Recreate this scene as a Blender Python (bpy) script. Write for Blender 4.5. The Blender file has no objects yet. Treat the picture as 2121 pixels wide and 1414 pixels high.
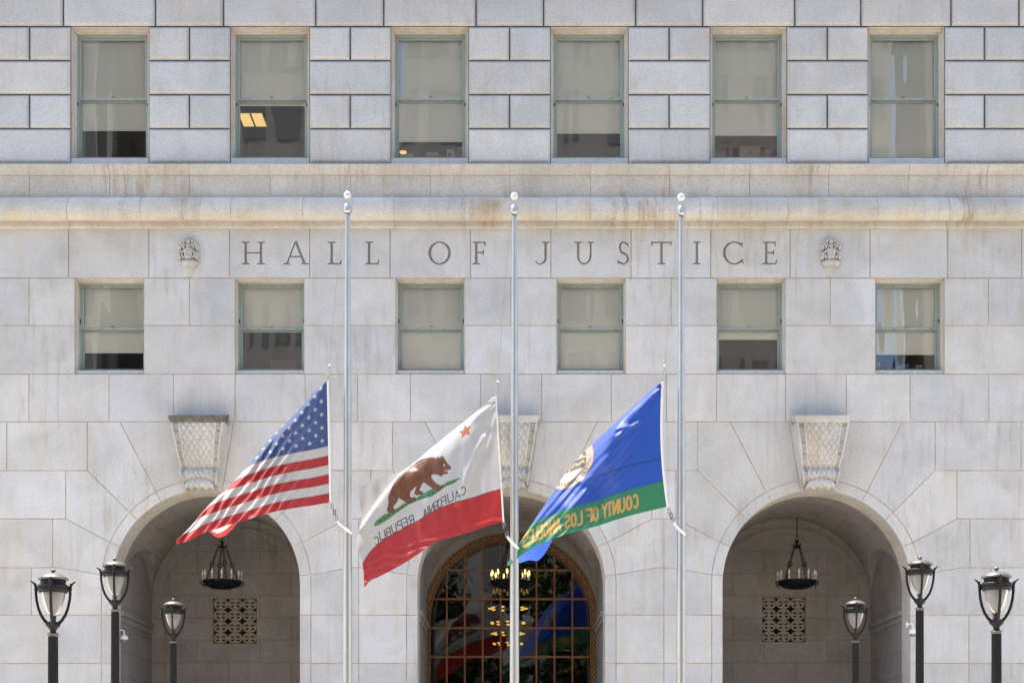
import bpy, bmesh, math, random
import numpy as np
from mathutils import Vector, Matrix
from mathutils.geometry import delaunay_2d_cdt
random.seed(7); RS = np.random.RandomState(11)
R = math.radians
SC = bpy.context.scene
COL = SC.collection

# ------------------------------------------------------------------ camera, sky, sun
D = 33.0; CAMZ = 0.8; HOR = 1620.0; PX0 = 1060.5
cam = bpy.data.cameras.new("camera"); camo = bpy.data.objects.new("camera", cam); COL.objects.link(camo)
camo.location = (0, -D, CAMZ); camo.rotation_euler = (R(90), 0, 0)
cam.sensor_width = 36; cam.lens = 36 * 3300 / 2121; cam.shift_y = (HOR - 707) / 2121
cam.clip_start = 0.1; cam.clip_end = 2000
SC.camera = camo
SUN_EL, SUN_AZ = 72.0, -55.0          # azimuth measured from +Y (behind the facade) towards +X
w = bpy.data.worlds.new("World"); SC.world = w; w.use_nodes = True
nt = w.node_tree; bg = nt.nodes["Background"]
sky = nt.nodes.new("ShaderNodeTexSky"); sky.sky_type = 'NISHITA'; sky.sun_disc = False
sky.sun_elevation = R(SUN_EL); sky.sun_rotation = R(SUN_AZ); sky.air_density = 0.9; sky.dust_density = 2.0; sky.ozone_density = 0.9
nt.links.new(sky.outputs[0], bg.inputs[0]); bg.inputs[1].default_value = 0.15
sun = bpy.data.lights.new("sun", 'SUN'); sun.energy = 3.3; sun.angle = R(0.5); sun.color = (1.0, 0.95, 0.87)
suno = bpy.data.objects.new("sun", sun); COL.objects.link(suno)
sd = Vector((math.cos(R(SUN_EL)) * math.sin(R(SUN_AZ)), math.cos(R(SUN_EL)) * math.cos(R(SUN_AZ)), math.sin(R(SUN_EL))))
suno.rotation_euler = sd.to_track_quat('Z', 'Y').to_euler(); suno.location = (0, 0, 60)
SC.view_settings.view_transform = 'Standard'; SC.view_settings.look = 'None'
SC.view_settings.gamma = 1.0; SC.view_settings.exposure = 1.70
SC.render.resolution_x = 1024; SC.render.resolution_y = 682

# photo measurements (2121 px wide survey of the facade) turned into metres at a depth y
def X(px, y=0.0): return (px - PX0) * (D + y) / 3300.0
def Z(py, y=0.0): return CAMZ + (HOR - py) * (D + y) / 3300.0

# ------------------------------------------------------------------ materials
def new_mat(name):
    m = bpy.data.materials.new(name); m.use_nodes = True
    return m, m.node_tree, m.node_tree.nodes["Principled BSDF"]
def N(nt, t, **kw):
    n = nt.nodes.new(t)
    for k, v in kw.items():
        if k.startswith('i_'):
            key = k[2:]
            n.inputs[int(key) if key.isdigit() else key.replace('_', ' ')].default_value = v
        else: setattr(n, k, v)
    return n
def mixc(nt, fac, a, b, mode='MIX'):
    n = nt.nodes.new("ShaderNodeMix"); n.data_type = 'RGBA'; n.blend_type = mode
    for s, v in ((0, fac), (6, a), (7, b)):
        if hasattr(v, 'is_linked') or hasattr(v, 'links'): nt.links.new(v, n.inputs[s])
        else: n.inputs[s].default_value = (v if s == 0 else (*v, 1) if len(v) == 3 else v)
    return n.outputs[2]
def ramp(nt, src, p0, p1, c0=(0, 0, 0), c1=(1, 1, 1)):
    n = nt.nodes.new("ShaderNodeValToRGB"); e = n.color_ramp.elements
    e[0].position = p0; e[0].color = (*c0, 1); e[1].position = p1; e[1].color = (*c1, 1)
    nt.links.new(src, n.inputs[0]); return n.outputs[0]
def simple(name, col, rough=0.6, metal=0.0, noise=0.0, nscale=20.0, bump=0.0, emit=None, es=0.0, spec=None):
    m, nt, p = new_mat(name)
    p.inputs["Base Color"].default_value = (*col, 1); p.inputs["Roughness"].default_value = rough
    p.inputs["Metallic"].default_value = metal
    if spec is not None: p.inputs["Specular IOR Level"].default_value = spec
    if emit: p.inputs["Emission Color"].default_value = (*emit, 1); p.inputs["Emission Strength"].default_value = es
    if noise or bump:
        tc = N(nt, "ShaderNodeTexCoord"); nz = N(nt, "ShaderNodeTexNoise", i_Scale=nscale, i_Detail=5.0)
        nt.links.new(tc.outputs["Object"], nz.inputs["Vector"])
        if noise:
            lo = tuple(c * (1 - noise) for c in col); hi = tuple(min(1, c * (1 + noise)) for c in col)
            nt.links.new(ramp(nt, nz.outputs[0], .3, .7, lo, hi), p.inputs["Base Color"])
        if bump:
            b = N(nt, "ShaderNodeBump", i_Strength=bump, i_Distance=0.01)
            nt.links.new(nz.outputs[0], b.inputs["Height"]); nt.links.new(b.outputs[0], p.inputs["Normal"])
    return m

def stone_mat(name, base=(.53, .523, .507), streak=.5, warm=.3, blotch=.5, rust=0.0, blk=True, brick=None):
    """grey granite: crystal speckle, cloudy weathering, run-off streaks, a tone of its own for each block"""
    m, nt, p = new_mat(name); L = nt.links
    tc = N(nt, "ShaderNodeTexCoord"); o = tc.outputs["Object"]
    n1 = N(nt, "ShaderNodeTexNoise", i_Scale=42.0, i_Detail=3.0, i_Roughness=.75); L.new(o, n1.inputs["Vector"])
    n1b = N(nt, "ShaderNodeTexVoronoi", i_Scale=55.0); L.new(o, n1b.inputs["Vector"])
    n2 = N(nt, "ShaderNodeTexNoise", i_Scale=1.1, i_Detail=7.0, i_Roughness=.62, i_Distortion=.5); L.new(o, n2.inputs["Vector"])
    mp = N(nt, "ShaderNodeMapping"); mp.inputs["Scale"].default_value = (4.5, 1.0, .55); L.new(o, mp.inputs[0])
    n3 = N(nt, "ShaderNodeTexNoise", i_Scale=1.6, i_Detail=7.0, i_Roughness=.66); L.new(mp.outputs[0], n3.inputs["Vector"])
    n4 = N(nt, "ShaderNodeTexNoise", i_Scale=.45, i_Detail=4.0); L.new(o, n4.inputs["Vector"])
    c = ramp(nt, n1.outputs[0], .33, .67, tuple(v * .80 for v in base), tuple(min(1, v * 1.17) for v in base))
    dk = ramp(nt, n1b.outputs[0], .06, .2, (.62, .62, .64), (1, 1, 1)); c = mixc(nt, .55, c, dk, 'MULTIPLY')
    c = mixc(nt, blotch, c, ramp(nt, n2.outputs[0], .34, .62, (.74, .73, .71), (1.07, 1.07, 1.08)), 'MULTIPLY')
    st = ramp(nt, n3.outputs[0], .50, .72, (1, 1, 1), (.62, .57, .50))
    zone = ramp(nt, n4.outputs[0], .44, .60)
    mm = N(nt, "ShaderNodeMath", operation='MULTIPLY', i_1=streak); L.new(zone, mm.inputs[0])
    c = mixc(nt, mm.outputs[0], c, st, 'MULTIPLY')
    wn = N(nt, "ShaderNodeTexNoise", i_Scale=.8, i_Detail=5.0); L.new(mp.outputs[0], wn.inputs["Vector"])
    wr = ramp(nt, wn.outputs[0], .5, .7); m2 = N(nt, "ShaderNodeMath", operation='MULTIPLY', i_1=warm); L.new(wr, m2.inputs[0])
    c = mixc(nt, m2.outputs[0], c, (1.0, .88, .70), 'MULTIPLY')
    if rust:
        mr = N(nt, "ShaderNodeMapping"); mr.inputs["Scale"].default_value = (1.2, 1.0, 2.5); L.new(o, mr.inputs[0])
        rn = N(nt, "ShaderNodeTexNoise", i_Scale=2.2, i_Detail=8.0, i_Roughness=.7); L.new(mr.outputs[0], rn.inputs["Vector"])
        r1 = ramp(nt, rn.outputs[0], .55, .75); m3 = N(nt, "ShaderNodeMath", operation='MULTIPLY', i_1=rust); L.new(r1, m3.inputs[0])
        c = mixc(nt, m3.outputs[0], c, (.80, .69, .54), 'MULTIPLY')
        # one rusty run-off stain of its own on the moulding
        sp = N(nt, "ShaderNodeVectorMath", operation='DISTANCE'); mq = N(nt, "ShaderNodeMapping")
        mq.inputs["Scale"].default_value = (1.4, .4, 1.5); L.new(o, mq.inputs[0]); L.new(mq.outputs[0], sp.inputs[0])
        sp.inputs[1].default_value = (X(1012) * 1.4, -.2 * .4, 12.62 * 1.5)
        ad = N(nt, "ShaderNodeMath", operation='MULTIPLY_ADD', i_1=.7); L.new(rn.outputs[0], ad.inputs[0]); L.new(sp.outputs["Value"], ad.inputs[2])
        rr = ramp(nt, ad.outputs[0], .55, .95, (.85, .85, .85), (0, 0, 0))
        c = mixc(nt, rr, c, (.84, .69, .50), 'MULTIPLY')
    if blk:
        at = N(nt, "ShaderNodeAttribute", attribute_name="tone"); at.attribute_type = 'GEOMETRY'
        c = mixc(nt, 1.0, c, at.outputs["Color"], 'MULTIPLY')
    if brick:
        uv = N(nt, "ShaderNodeUVMap"); bt = N(nt, "ShaderNodeTexBrick", i_Scale=1.0, i_Mortar_Size=.012, i_Mortar_Smooth=.3, i_Brick_Width=brick[0], i_Row_Height=brick[1], i_Bias=0.0)
        bt.inputs["Color1"].default_value = (.94, .94, .94, 1); bt.inputs["Color2"].default_value = (1.06, 1.05, 1.04, 1); bt.inputs["Mortar"].default_value = (.80, .73, .64, 1)
        L.new(uv.outputs[0], bt.inputs["Vector"]); c = mixc(nt, 1.0, c, bt.outputs[0], 'MULTIPLY')
    L.new(c, p.inputs["Base Color"]); p.inputs["Roughness"].default_value = .85; p.inputs["Specular IOR Level"].default_value = .25
    b = N(nt, "ShaderNodeBump", i_Strength=.35, i_Distance=.004); L.new(n1.outputs[0], b.inputs["Height"]); L.new(b.outputs[0], p.inputs["Normal"])
    return m

def glass_mat(name, tint=(.9, .93, .9), f0=.06, mult=1.6, wav=.0, wscale=1.2, gl=(1, 1, 1)):
    m, nt, p = new_mat(name); L = nt.links; nt.nodes.remove(p)
    out = [n for n in nt.nodes if n.type == 'OUTPUT_MATERIAL'][0]
    tr = N(nt, "ShaderNodeBsdfTransparent"); tr.inputs[0].default_value = (*tint, 1)
    g = N(nt, "ShaderNodeBsdfGlossy"); g.inputs["Roughness"].default_value = .0; g.inputs[0].default_value = (*gl, 1)
    fr = N(nt, "ShaderNodeFresnel", i_IOR=1.5)
    ma = N(nt, "ShaderNodeMath", operation='MULTIPLY_ADD', i_1=mult, i_2=f0); L.new(fr.outputs[0], ma.inputs[0])
    mx = N(nt, "ShaderNodeMixShader"); L.new(ma.outputs[0], mx.inputs[0]); L.new(tr.outputs[0], mx.inputs[1]); L.new(g.outputs[0], mx.inputs[2])
    if wav:
        tc = N(nt, "ShaderNodeTexCoord"); mp = N(nt, "ShaderNodeMapping"); mp.inputs["Scale"].default_value = (1.0, 1.0, .16)
        L.new(tc.outputs["Object"], mp.inputs[0]); nz = N(nt, "ShaderNodeTexNoise", i_Scale=wscale, i_Detail=1.0); L.new(mp.outputs[0], nz.inputs["Vector"])
        b = N(nt, "ShaderNodeBump", i_Strength=1.0, i_Distance=wav); L.new(nz.outputs[0], b.inputs["Height"]); L.new(b.outputs[0], g.inputs["Normal"])
    L.new(mx.outputs[0], out.inputs[0]); return m

M = {}
M['ashlar'] = stone_mat('granite_ashlar', streak=.6, warm=.35, blotch=.5)
M['rustic'] = stone_mat('granite_rusticated', base=(.53, .523, .507), streak=.35, warm=.3, blotch=.4)
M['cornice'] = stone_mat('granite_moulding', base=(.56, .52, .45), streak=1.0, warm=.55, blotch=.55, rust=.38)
M['reveal'] = stone_mat('granite_reveal', base=(.54, .50, .44), streak=.5, warm=.8, blotch=.5, rust=.2, blk=False)
M['carved'] = stone_mat('granite_carved', base=(.50, .485, .455), streak=.9, warm=.5, blotch=.8, rust=.4)
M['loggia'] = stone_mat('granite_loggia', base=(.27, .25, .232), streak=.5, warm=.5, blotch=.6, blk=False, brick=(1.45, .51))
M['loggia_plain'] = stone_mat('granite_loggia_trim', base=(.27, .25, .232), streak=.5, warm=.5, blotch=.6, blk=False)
M['mortar'] = simple('mortar', (.42, .355, .27), .9, noise=.25, nscale=3)
M['joint'] = simple('rustic_joint', (.12, .11, .095), .9, noise=.3, nscale=4)
M['engrave'] = stone_mat('granite_engraved', base=(.31, .29, .265), streak=.4, warm=.3, blk=False)
M['slab_dark'] = simple('stained_slab', (.12, .105, .09), .75, noise=.5, nscale=9)
M['green'] = simple('green_window_paint', (.275, .325, .285), .5, noise=.05, nscale=40)
M['black'] = simple('black_metal', (.018, .017, .016), .55)
M['iron'] = simple('wrought_iron', (.005, .005, .005), .6, spec=.15)
M['lampiron'] = simple('lamp_dark_bronze', (.013, .0112, .010), .5, noise=.3, nscale=18, spec=.2)
M['lampcap'] = simple('lamp_cap_metal', (.13, .12, .105), .38, metal=.3, noise=.12, nscale=9)
M['alu'] = None
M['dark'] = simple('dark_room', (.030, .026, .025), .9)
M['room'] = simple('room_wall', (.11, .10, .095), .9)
M['glass'] = glass_mat('window_glass', (.99, 1.0,   .985), .038, wav=.008, wscale=1.5)
M['doorglass'] = glass_mat('lobby_glass', (.60, .58, .50), .01, mult=1.3, wav=.0)
M['bronze'] = simple('bronze_frame', (.20, .078, .028), .5, metal=.1, noise=.25, nscale=6)
M['bronze_orn'] = simple('bronze_relief', (.10, .05, .018), .5, metal=.2, noise=.5, nscale=40, bump=.5)
M['gold'] = simple('gilt_relief', (.42, .25, .08), .5, metal=.2)
M['plaza'] = simple('plaza_concrete', (.60, .54, .445), .85, noise=.10, nscale=.8)
M['asphalt'] = simple('asphalt', (.06, .058, .055), .9, noise=.15, nscale=8)
M['rope'] = simple('white_rope', (.72, .70, .66), .8)
M['chain'] = simple('steel_snap', (.30, .29, .27), .35, metal=.8)
M['bulb_off'] = simple('unlit_bulb', (.55, .53, .48), .25)
M['candle'] = simple('candle_sleeve', (.55, .52, .45), .5)
M['bulb_on'] = simple('lit_bulb', (.9, .7, .3), .4, emit=(1, .66, .18), es=.8)
M['lobbylight'] = simple('lobby_lamp_glow', (.9, .7, .3), .4, emit=(1, .60, .10), es=.45)
M['troffer'] = simple('office_light_diffuser', (.8, .7, .5), .5, emit=(1, .66, .22), es=.30)
M['card'] = simple('cardboard', (.30, .18, .10), .85, noise=.1)
M['paper'] = simple('paper', (.42, .43, .46), .8)
M['white'] = simple('white_plastic', (.75, .75, .73), .4)
M['blueprint'] = simple('blue_print', (.05, .09, .18), .7)
M['leaf'] = simple('tree_leaf', (.045, .075, .02), .7, noise=.4, nscale=3)
M['bark'] = simple('tree_bark', (.10, .08, .06), .9, noise=.3)
M['grille'] = simple('cast_stone_grille', (.30, .25, .195), .85, noise=.12, nscale=10)

def blind_mat():
    m, nt, p = new_mat('roller_blind_fabric'); L = nt.links
    tc = N(nt, "ShaderNodeTexCoord"); n1 = N(nt, "ShaderNodeTexNoise", i_Scale=90.0, i_Detail=2.0); L.new(tc.outputs["Object"], n1.inputs["Vector"])
    L.new(ramp(nt, n1.outputs[0], .3, .7, (.76, .735, .66), (.84, .81, .735)), p.inputs["Base Color"]); p.inputs["Roughness"].default_value = .9
    return m
M['blind'] = blind_mat()
def alu_mat():
    m, nt, p = new_mat('brushed_aluminium'); L = nt.links
    tc = N(nt, "ShaderNodeTexCoord"); mp = N(nt, "ShaderNodeMapping"); mp.inputs["Scale"].default_value = (1, 1, .5); L.new(tc.outputs["Object"], mp.inputs[0])
    n1 = N(nt, "ShaderNodeTexNoise", i_Scale=2.4, i_Detail=8.0, i_Roughness=.75); L.new(mp.outputs[0], n1.inputs["Vector"])
    L.new(ramp(nt, n1.outputs[0], .3, .7, (.42, .39, .345), (.58, .54, .48)), p.inputs["Base Color"])
    L.new(ramp(nt, n1.outputs[0], .3, .7, (.36,) * 3, (.26,) * 3), p.inputs["Roughness"]); p.inputs["Metallic"].default_value = .8
    return m
M['alu'] = alu_mat()
M['ball'] = simple('polished_ball', (.66, .64, .59), .4, metal=.25)
def globe_mat():
    m, nt, p = new_mat('ribbed_globe_acrylic'); L = nt.links; nt.nodes.remove(p)
    out = [n for n in nt.nodes if n.type == 'OUTPUT_MATERIAL'][0]
    d = N(nt, "ShaderNodeBsdfDiffuse"); d.inputs[0].default_value = (.42, .41, .38, 1)
    t = N(nt, "ShaderNodeBsdfTranslucent"); t.inputs[0].default_value = (.42, .41, .38, 1)
    tr = N(nt, "ShaderNodeBsdfTransparent"); g = N(nt, "ShaderNodeBsdfGlossy"); g.inputs["Roughness"].default_value = .35
    a = N(nt, "ShaderNodeMixShader", i_0=.5); L.new(d.outputs[0], a.inputs[1]); L.new(t.outputs[0], a.inputs[2])
    b = N(nt, "ShaderNodeMixShader", i_0=.22); L.new(a.outputs[0], b.inputs[1]); L.new(tr.outputs[0], b.inputs[2])
    fr = N(nt, "ShaderNodeFresnel", i_IOR=1.2); c = N(nt, "ShaderNodeMixShader"); L.new(fr.outputs[0], c.inputs[0]); L.new(b.outputs[0], c.inputs[1]); L.new(g.outputs[0], c.inputs[2])
    L.new(c.outputs[0], out.inputs[0]); return m
M['globe'] = globe_mat()
def cloth_mat(name):
    m, nt, p = new_mat(name); L = nt.links
    out = [n for n in nt.nodes if n.type == 'OUTPUT_MATERIAL'][0]
    at = N(nt, "ShaderNodeAttribute", attribute_name="dye"); at.attribute_type = 'GEOMETRY'
    L.new(at.outputs["Color"], p.inputs["Base Color"]); p.inputs["Roughness"].default_value = .5; p.inputs["Specular IOR Level"].default_value = .5; p.inputs["Sheen Weight"].default_value = .3; p.inputs["Sheen Roughness"].default_value = .45
    t = N(nt, "ShaderNodeBsdfTranslucent"); L.new(at.outputs["Color"], t.inputs[0])
    mx = N(nt, "ShaderNodeMixShader", i_0=.38); L.new(p.outputs[0], mx.inputs[1]); L.new(t.outputs[0], mx.inputs[2]); L.new(mx.outputs[0], out.inputs[0])
    return m
M['cloth'] = cloth_mat('flag_nylon')

# ------------------------------------------------------------------ mesh helpers
class MB:
    def __init__(s): s.v = []; s.f = []; s.m = []; s.t = []; s.sm = []; s.mats = []; s.uv = []
    def mi(s, mat):
        if mat not in s.mats: s.mats.append(mat)
        return s.mats.index(mat)
    def face(s, pts, mat, tone=1.0, smooth=False, uv=None):
        b = len(s.v); s.v += [tuple(p) for p in pts]; s.f.append(tuple(range(b, b + len(pts)))); s.m.append(s.mi(mat)); s.t.append(tone); s.sm.append(smooth)
        s.uv.append(uv)
    def grid(s, P, mat, smooth=True, close_u=False, close_v=False, tone=1.0, uvf=None):
        nu = len(P); nv = len(P[0]); b = len(s.v)
        for r in P: s.v += [tuple(p) for p in r]
        k = s.mi(mat)
        for i in range(nu if close_u else nu - 1):
            for j in range(nv if close_v else nv - 1):
                a, c = (i + 1) % nu, (j + 1) % nv
                s.f.append((b + i * nv + j, b + a * nv + j, b + a * nv + c, b + i * nv + c)); s.m.append(k); s.t.append(tone); s.sm.append(smooth)
                s.uv.append([uvf(i, j), uvf(i + 1, j), uvf(i + 1, j + 1), uvf(i, j + 1)] if uvf else None)
    def box(s, x0, x1, y0, y1, z0, z1, mat, tone=1.0, ch=0.0):
        if ch <= 0:
            v = [(x0, y0, z0), (x1, y0, z0), (x1, y1, z0), (x0, y1, z0), (x0, y0, z1), (x1, y0, z1), (x1, y1, z1), (x0, y1, z1)]
            for f in ((0, 3, 2, 1), (4, 5, 6, 7), (0, 1, 5, 4), (1, 2, 6, 5), (2, 3, 7, 6), (3, 0, 4, 7)): s.face([v[i] for i in f], mat, tone)
        else:
            bm = bmesh.new(); bmesh.ops.create_cube(bm, size=1.0)
            for q in bm.verts: q.co = ((x0 + x1) / 2 + q.co.x * (x1 - x0), (y0 + y1) / 2 + q.co.y * (y1 - y0), (z0 + z1) / 2 + q.co.z * (z1 - z0))
            bmesh.ops.bevel(bm, geom=bm.edges[:], offset=ch, segments=2, profile=.5, affect='EDGES')
            for f in bm.faces: s.face([q.co.copy() for q in f.verts], mat, tone)
            bm.free()
    def lathe(s, prof, c, mat, seg=24, flute=0, fd=0.0, smooth=True):
        P = []
        for r, z in prof:
            row = []
            for k in range(seg):
                a = 2 * math.pi * k / seg; rr = r - (fd * (.5 + .5 * math.cos(a * flute)) if flute else 0)
                row.append((c[0] + rr * math.cos(a), c[1] + rr * math.sin(a), c[2] + z))
            P.append(row)
        s.grid(P, mat, smooth, close_v=True)
    def tube(s, pts, rad, mat, seg=8, closed=False, flat=1.0, smooth=True):
        pts = [Vector(p) for p in pts]; n = len(pts); P = []; up = None
        for i, p in enumerate(pts):
            a = pts[(i - 1) % n] if closed or i > 0 else p; b = pts[(i + 1) % n] if closed or i < n - 1 else p
            t = (b - a).normalized()
            if up is None:
                up = Vector((0, 0, 1)) if abs(t.z) < .9 else Vector((0, 1, 0))
            e1 = (up - t * up.dot(t)).normalized(); e2 = t.cross(e1); up = e1
            r = rad[i] if isinstance(rad, (list, tuple)) else rad
            P.append([p + e1 * math.cos(2 * math.pi * k / seg) * r + e2 * math.sin(2 * math.pi * k / seg) * r * flat for k in range(seg)])
        s.grid(P, mat, smooth, close_u=closed, close_v=True)
        if not closed:
            for row in (P[0], P[-1]): s.face(row, mat)
    def ball(s, c, r, mat, seg=16, rot=None):
        r = (r, r, r) if not isinstance(r, (tuple, list)) else r; P = []
        for i in range(seg // 2 + 1):
            th = math.pi * i / (seg // 2); row = []
            for k in range(seg):
                a = 2 * math.pi * k / seg; q = Vector((r[0] * math.sin(th) * math.cos(a), r[1] * math.sin(th) * math.sin(a), r[2] * math.cos(th)))
                if rot is not None: q.rotate(Matrix.Rotation(rot, 3, 'Y'))
                row.append((c[0] + q.x, c[1] + q.y, c[2] + q.z))
            P.append(row)
        s.grid(P, mat, True, close_v=True)
    def build(s, name, parent=None, doubles=False):
        me = bpy.data.meshes.new(name); me.from_pydata(s.v, [], s.f)
        for m in s.mats: me.materials.append(m)
        me.polygons.foreach_set('material_index', s.m); me.polygons.foreach_set('use_smooth', s.sm)
        at = me.attributes.new('tone', 'FLOAT_COLOR', 'FACE')
        a = np.ones((len(s.f), 4), 'f'); tt = np.array(s.t, 'f'); a[:, 0] = tt; a[:, 1] = tt; a[:, 2] = tt
        rr = np.array([math.sin(t * 913.7) for t in s.t]); a[:, 0] *= 1 + .012 * rr; a[:, 2] *= 1 - .018 * rr
        at.data.foreach_set('color', a.ravel())
        if any(u is not None for u in s.uv):
            ul = me.uv_layers.new(name='UVMap'); k = 0; buf = []
            for f, u in zip(s.f, s.uv):
                for q in range(len(f)): buf += list(u[q]) if u is not None else [0.0, 0.0]
            ul.data.foreach_set('uv', buf)
        me.validate(); me.update()
        if doubles:
            bm = bmesh.new(); bm.from_mesh(me); bmesh.ops.remove_doubles(bm, verts=bm.verts, dist=.0004); bmesh.ops.recalc_face_normals(bm, faces=bm.faces); bm.to_mesh(me); bm.free()
        o = bpy.data.objects.new(name, me); COL.objects.link(o)
        if parent: o.parent = parent
        return o
def empty(name, loc=(0, 0, 0)):
    o = bpy.data.objects.new(name, None); COL.objects.link(o); o.location = loc; o.empty_display_size = .2; return o
def tag(o, label, cat, group=None):
    o['label'] = label; o['category'] = cat
    if group: o['group'] = group
    return o
def struct(o): o['kind'] = 'structure'; return o
def tree_copy(o, parent=None):
    c = o.copy(); COL.objects.link(c); c.parent = parent
    for ch in list(o.children): tree_copy(ch, c)
    return c

def inset(poly, d):
    n = len(poly); out = []
    for i in range(n):
        a, b, c = poly[i - 1], poly[i], poly[(i + 1) % n]
        e1 = (b[0] - a[0], b[1] - a[1]); e2 = (c[0] - b[0], c[1] - b[1])
        l1 = math.hypot(*e1) or 1e-9; l2 = math.hypot(*e2) or 1e-9
        n1 = (-e1[1] / l1, e1[0] / l1); n2 = (-e2[1] / l2, e2[0] / l2)
        k = 1 + n1[0] * n2[0] + n1[1] * n2[1]; k = max(k, .3)
        out.append((b[0] + d * (n1[0] + n2[0]) / k, b[1] + d * (n1[1] + n2[1]) / k))
    return out
def ccw(poly):
    a = sum(poly[i - 1][0] * poly[i][1] - poly[i][0] * poly[i - 1][1] for i in range(len(poly)))
    return poly if a > 0 else poly[::-1]
def stone(mb, poly, y, prof, face_mat, hole_face=True):
    """one block: poly in (x,z); prof = [(inset, depth behind face, material of the strip that starts here)]"""
    poly = ccw(poly); tone = .91 + .14 * random.random()
    rings = [[(q[0], y + dp, q[1]) for q in inset(poly, ins)] for ins, dp, _ in prof]
    for k in range(len(rings) - 1):
        a, b = rings[k], rings[k + 1]; n = len(a)
        for i in range(n): mb.face([a[i], a[(i + 1) % n], b[(i + 1) % n], b[i]], prof[k][2], tone, False)
    mb.face(rings[-1], face_mat, tone)
PA = lambda: [(.0, .009, M['mortar']), (.0055, .008, M['mortar']), (.010, .0, M['ashlar'])]
PR = lambda: [(.0, .065, M['joint']), (.013, .064, M['joint']), (.015, .050, M['rustic']), (.030, .033, M['rustic']), (.045, .018, M['rustic']), (.056, .007, M['rustic']), (.070, .0, M['rustic'])]

# ------------------------------------------------------------------ ground
TOP = 17.6
mb = MB(); mb.box(-60, 60, -13, 40, -.6, 0, M['plaza']); struct(mb.build('plaza'))
mb = MB()
for k in range(5): mb.box(-60, 60, -13 - .35 * (k + 1), -13 - .35 * k, -.9, -.14 * (k + 1), M['plaza'])
struct(mb.build('steps'))
mb = MB(); mb.box(-400, 400, -21, -14.75, -1.0, -.70 - .14, M['plaza']); struct(mb.build('pavement'))
mb = MB(); mb.face([(-900, -900, -1.0), (900, -900, -1.0), (900, 900, -1.0), (-900, 900, -1.0)], M['asphalt']); struct(mb.build('street_ground'))

# ------------------------------------------------------------------ the courthouse
H = empty('courthouse'); tag(H, 'large pale granite courthouse with rusticated upper storey, three arches and carved inscription', 'building')
XL, XR = -16.5, 16.5
LW = [(155, 298), (487, 630), (820, 963), (1152.5, 1295.5), (1484.5, 1626.5), (1813.5, 1956)]       # lower window openings
UW = [(146, 307), (477, 640), (810, 970), (1141, 1301), (1472, 1630), (1800, 1957.5)]                # upper window openings
ARC = [427.0, 1059.0, 1691.0]; AR = 1.94; AR2 = 2.17; AZ = Z(1209)
rows = [475, 576, 674, 773, 873, 974, 1074, 1175, 1273, 1373, 1473, 1573, Z(0)]
EXL = [X(60 - 166.5 * k) for k in range(1, 9)][::-1]
def px_row(px_list, lo=-590, hi=2711, step=166.5):
    L = sorted(px_list); a = L[0]
    while a - step > lo: a -= step; L.append(a)
    b = max(px_list)
    while b + step < hi: b += step; L.append(b)
    L.append(lo); L.append(hi); return sorted(set(L))
mb = MB()
def rect(x0, x1, y0, y1): return [(X(x0), Z(y1)), (X(x1), Z(y1)), (X(x1), Z(y0)), (X(x0), Z(y0))]
def put(poly): stone(mb, poly, 0.0, PA(), M['ashlar'])
# window rows: piers between the openings
edges = [-590] + [e for w_ in LW for e in w_] + [2711]
piers = [(edges[2 * i], edges[2 * i + 1]) for i in range(len(edges) // 2)]
for (a, b) in piers:
    if a < -500: L1 = [-590, -440, -273, -106, 60, b]; L2 = [-590, -356, -190, -23, b]
    elif b > 2500: L1 = [a, 2047, 2214, 2380, 2547, b]; L2 = [a, 2131, 2297, 2463, b]
    else: L1 = [a, (a + b) / 2, b]; L2 = [a, b]
    for i in range(len(L1) - 1): put(rect(L1[i], L1[i + 1], 576, 674))
    for i in range(len(L2) - 1): put(rect(L2[i], L2[i + 1], 674, 774.5))
for L in [px_row([60, 226, 359, 487, 632, 741, 850, 996, 1122, 1266, 1380, 1484, 1627, 1753, 1885, 2048])]:
    for i in range(len(L) - 1):
        put(rect(L[i], L[i + 1], 774.5, 873))
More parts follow.
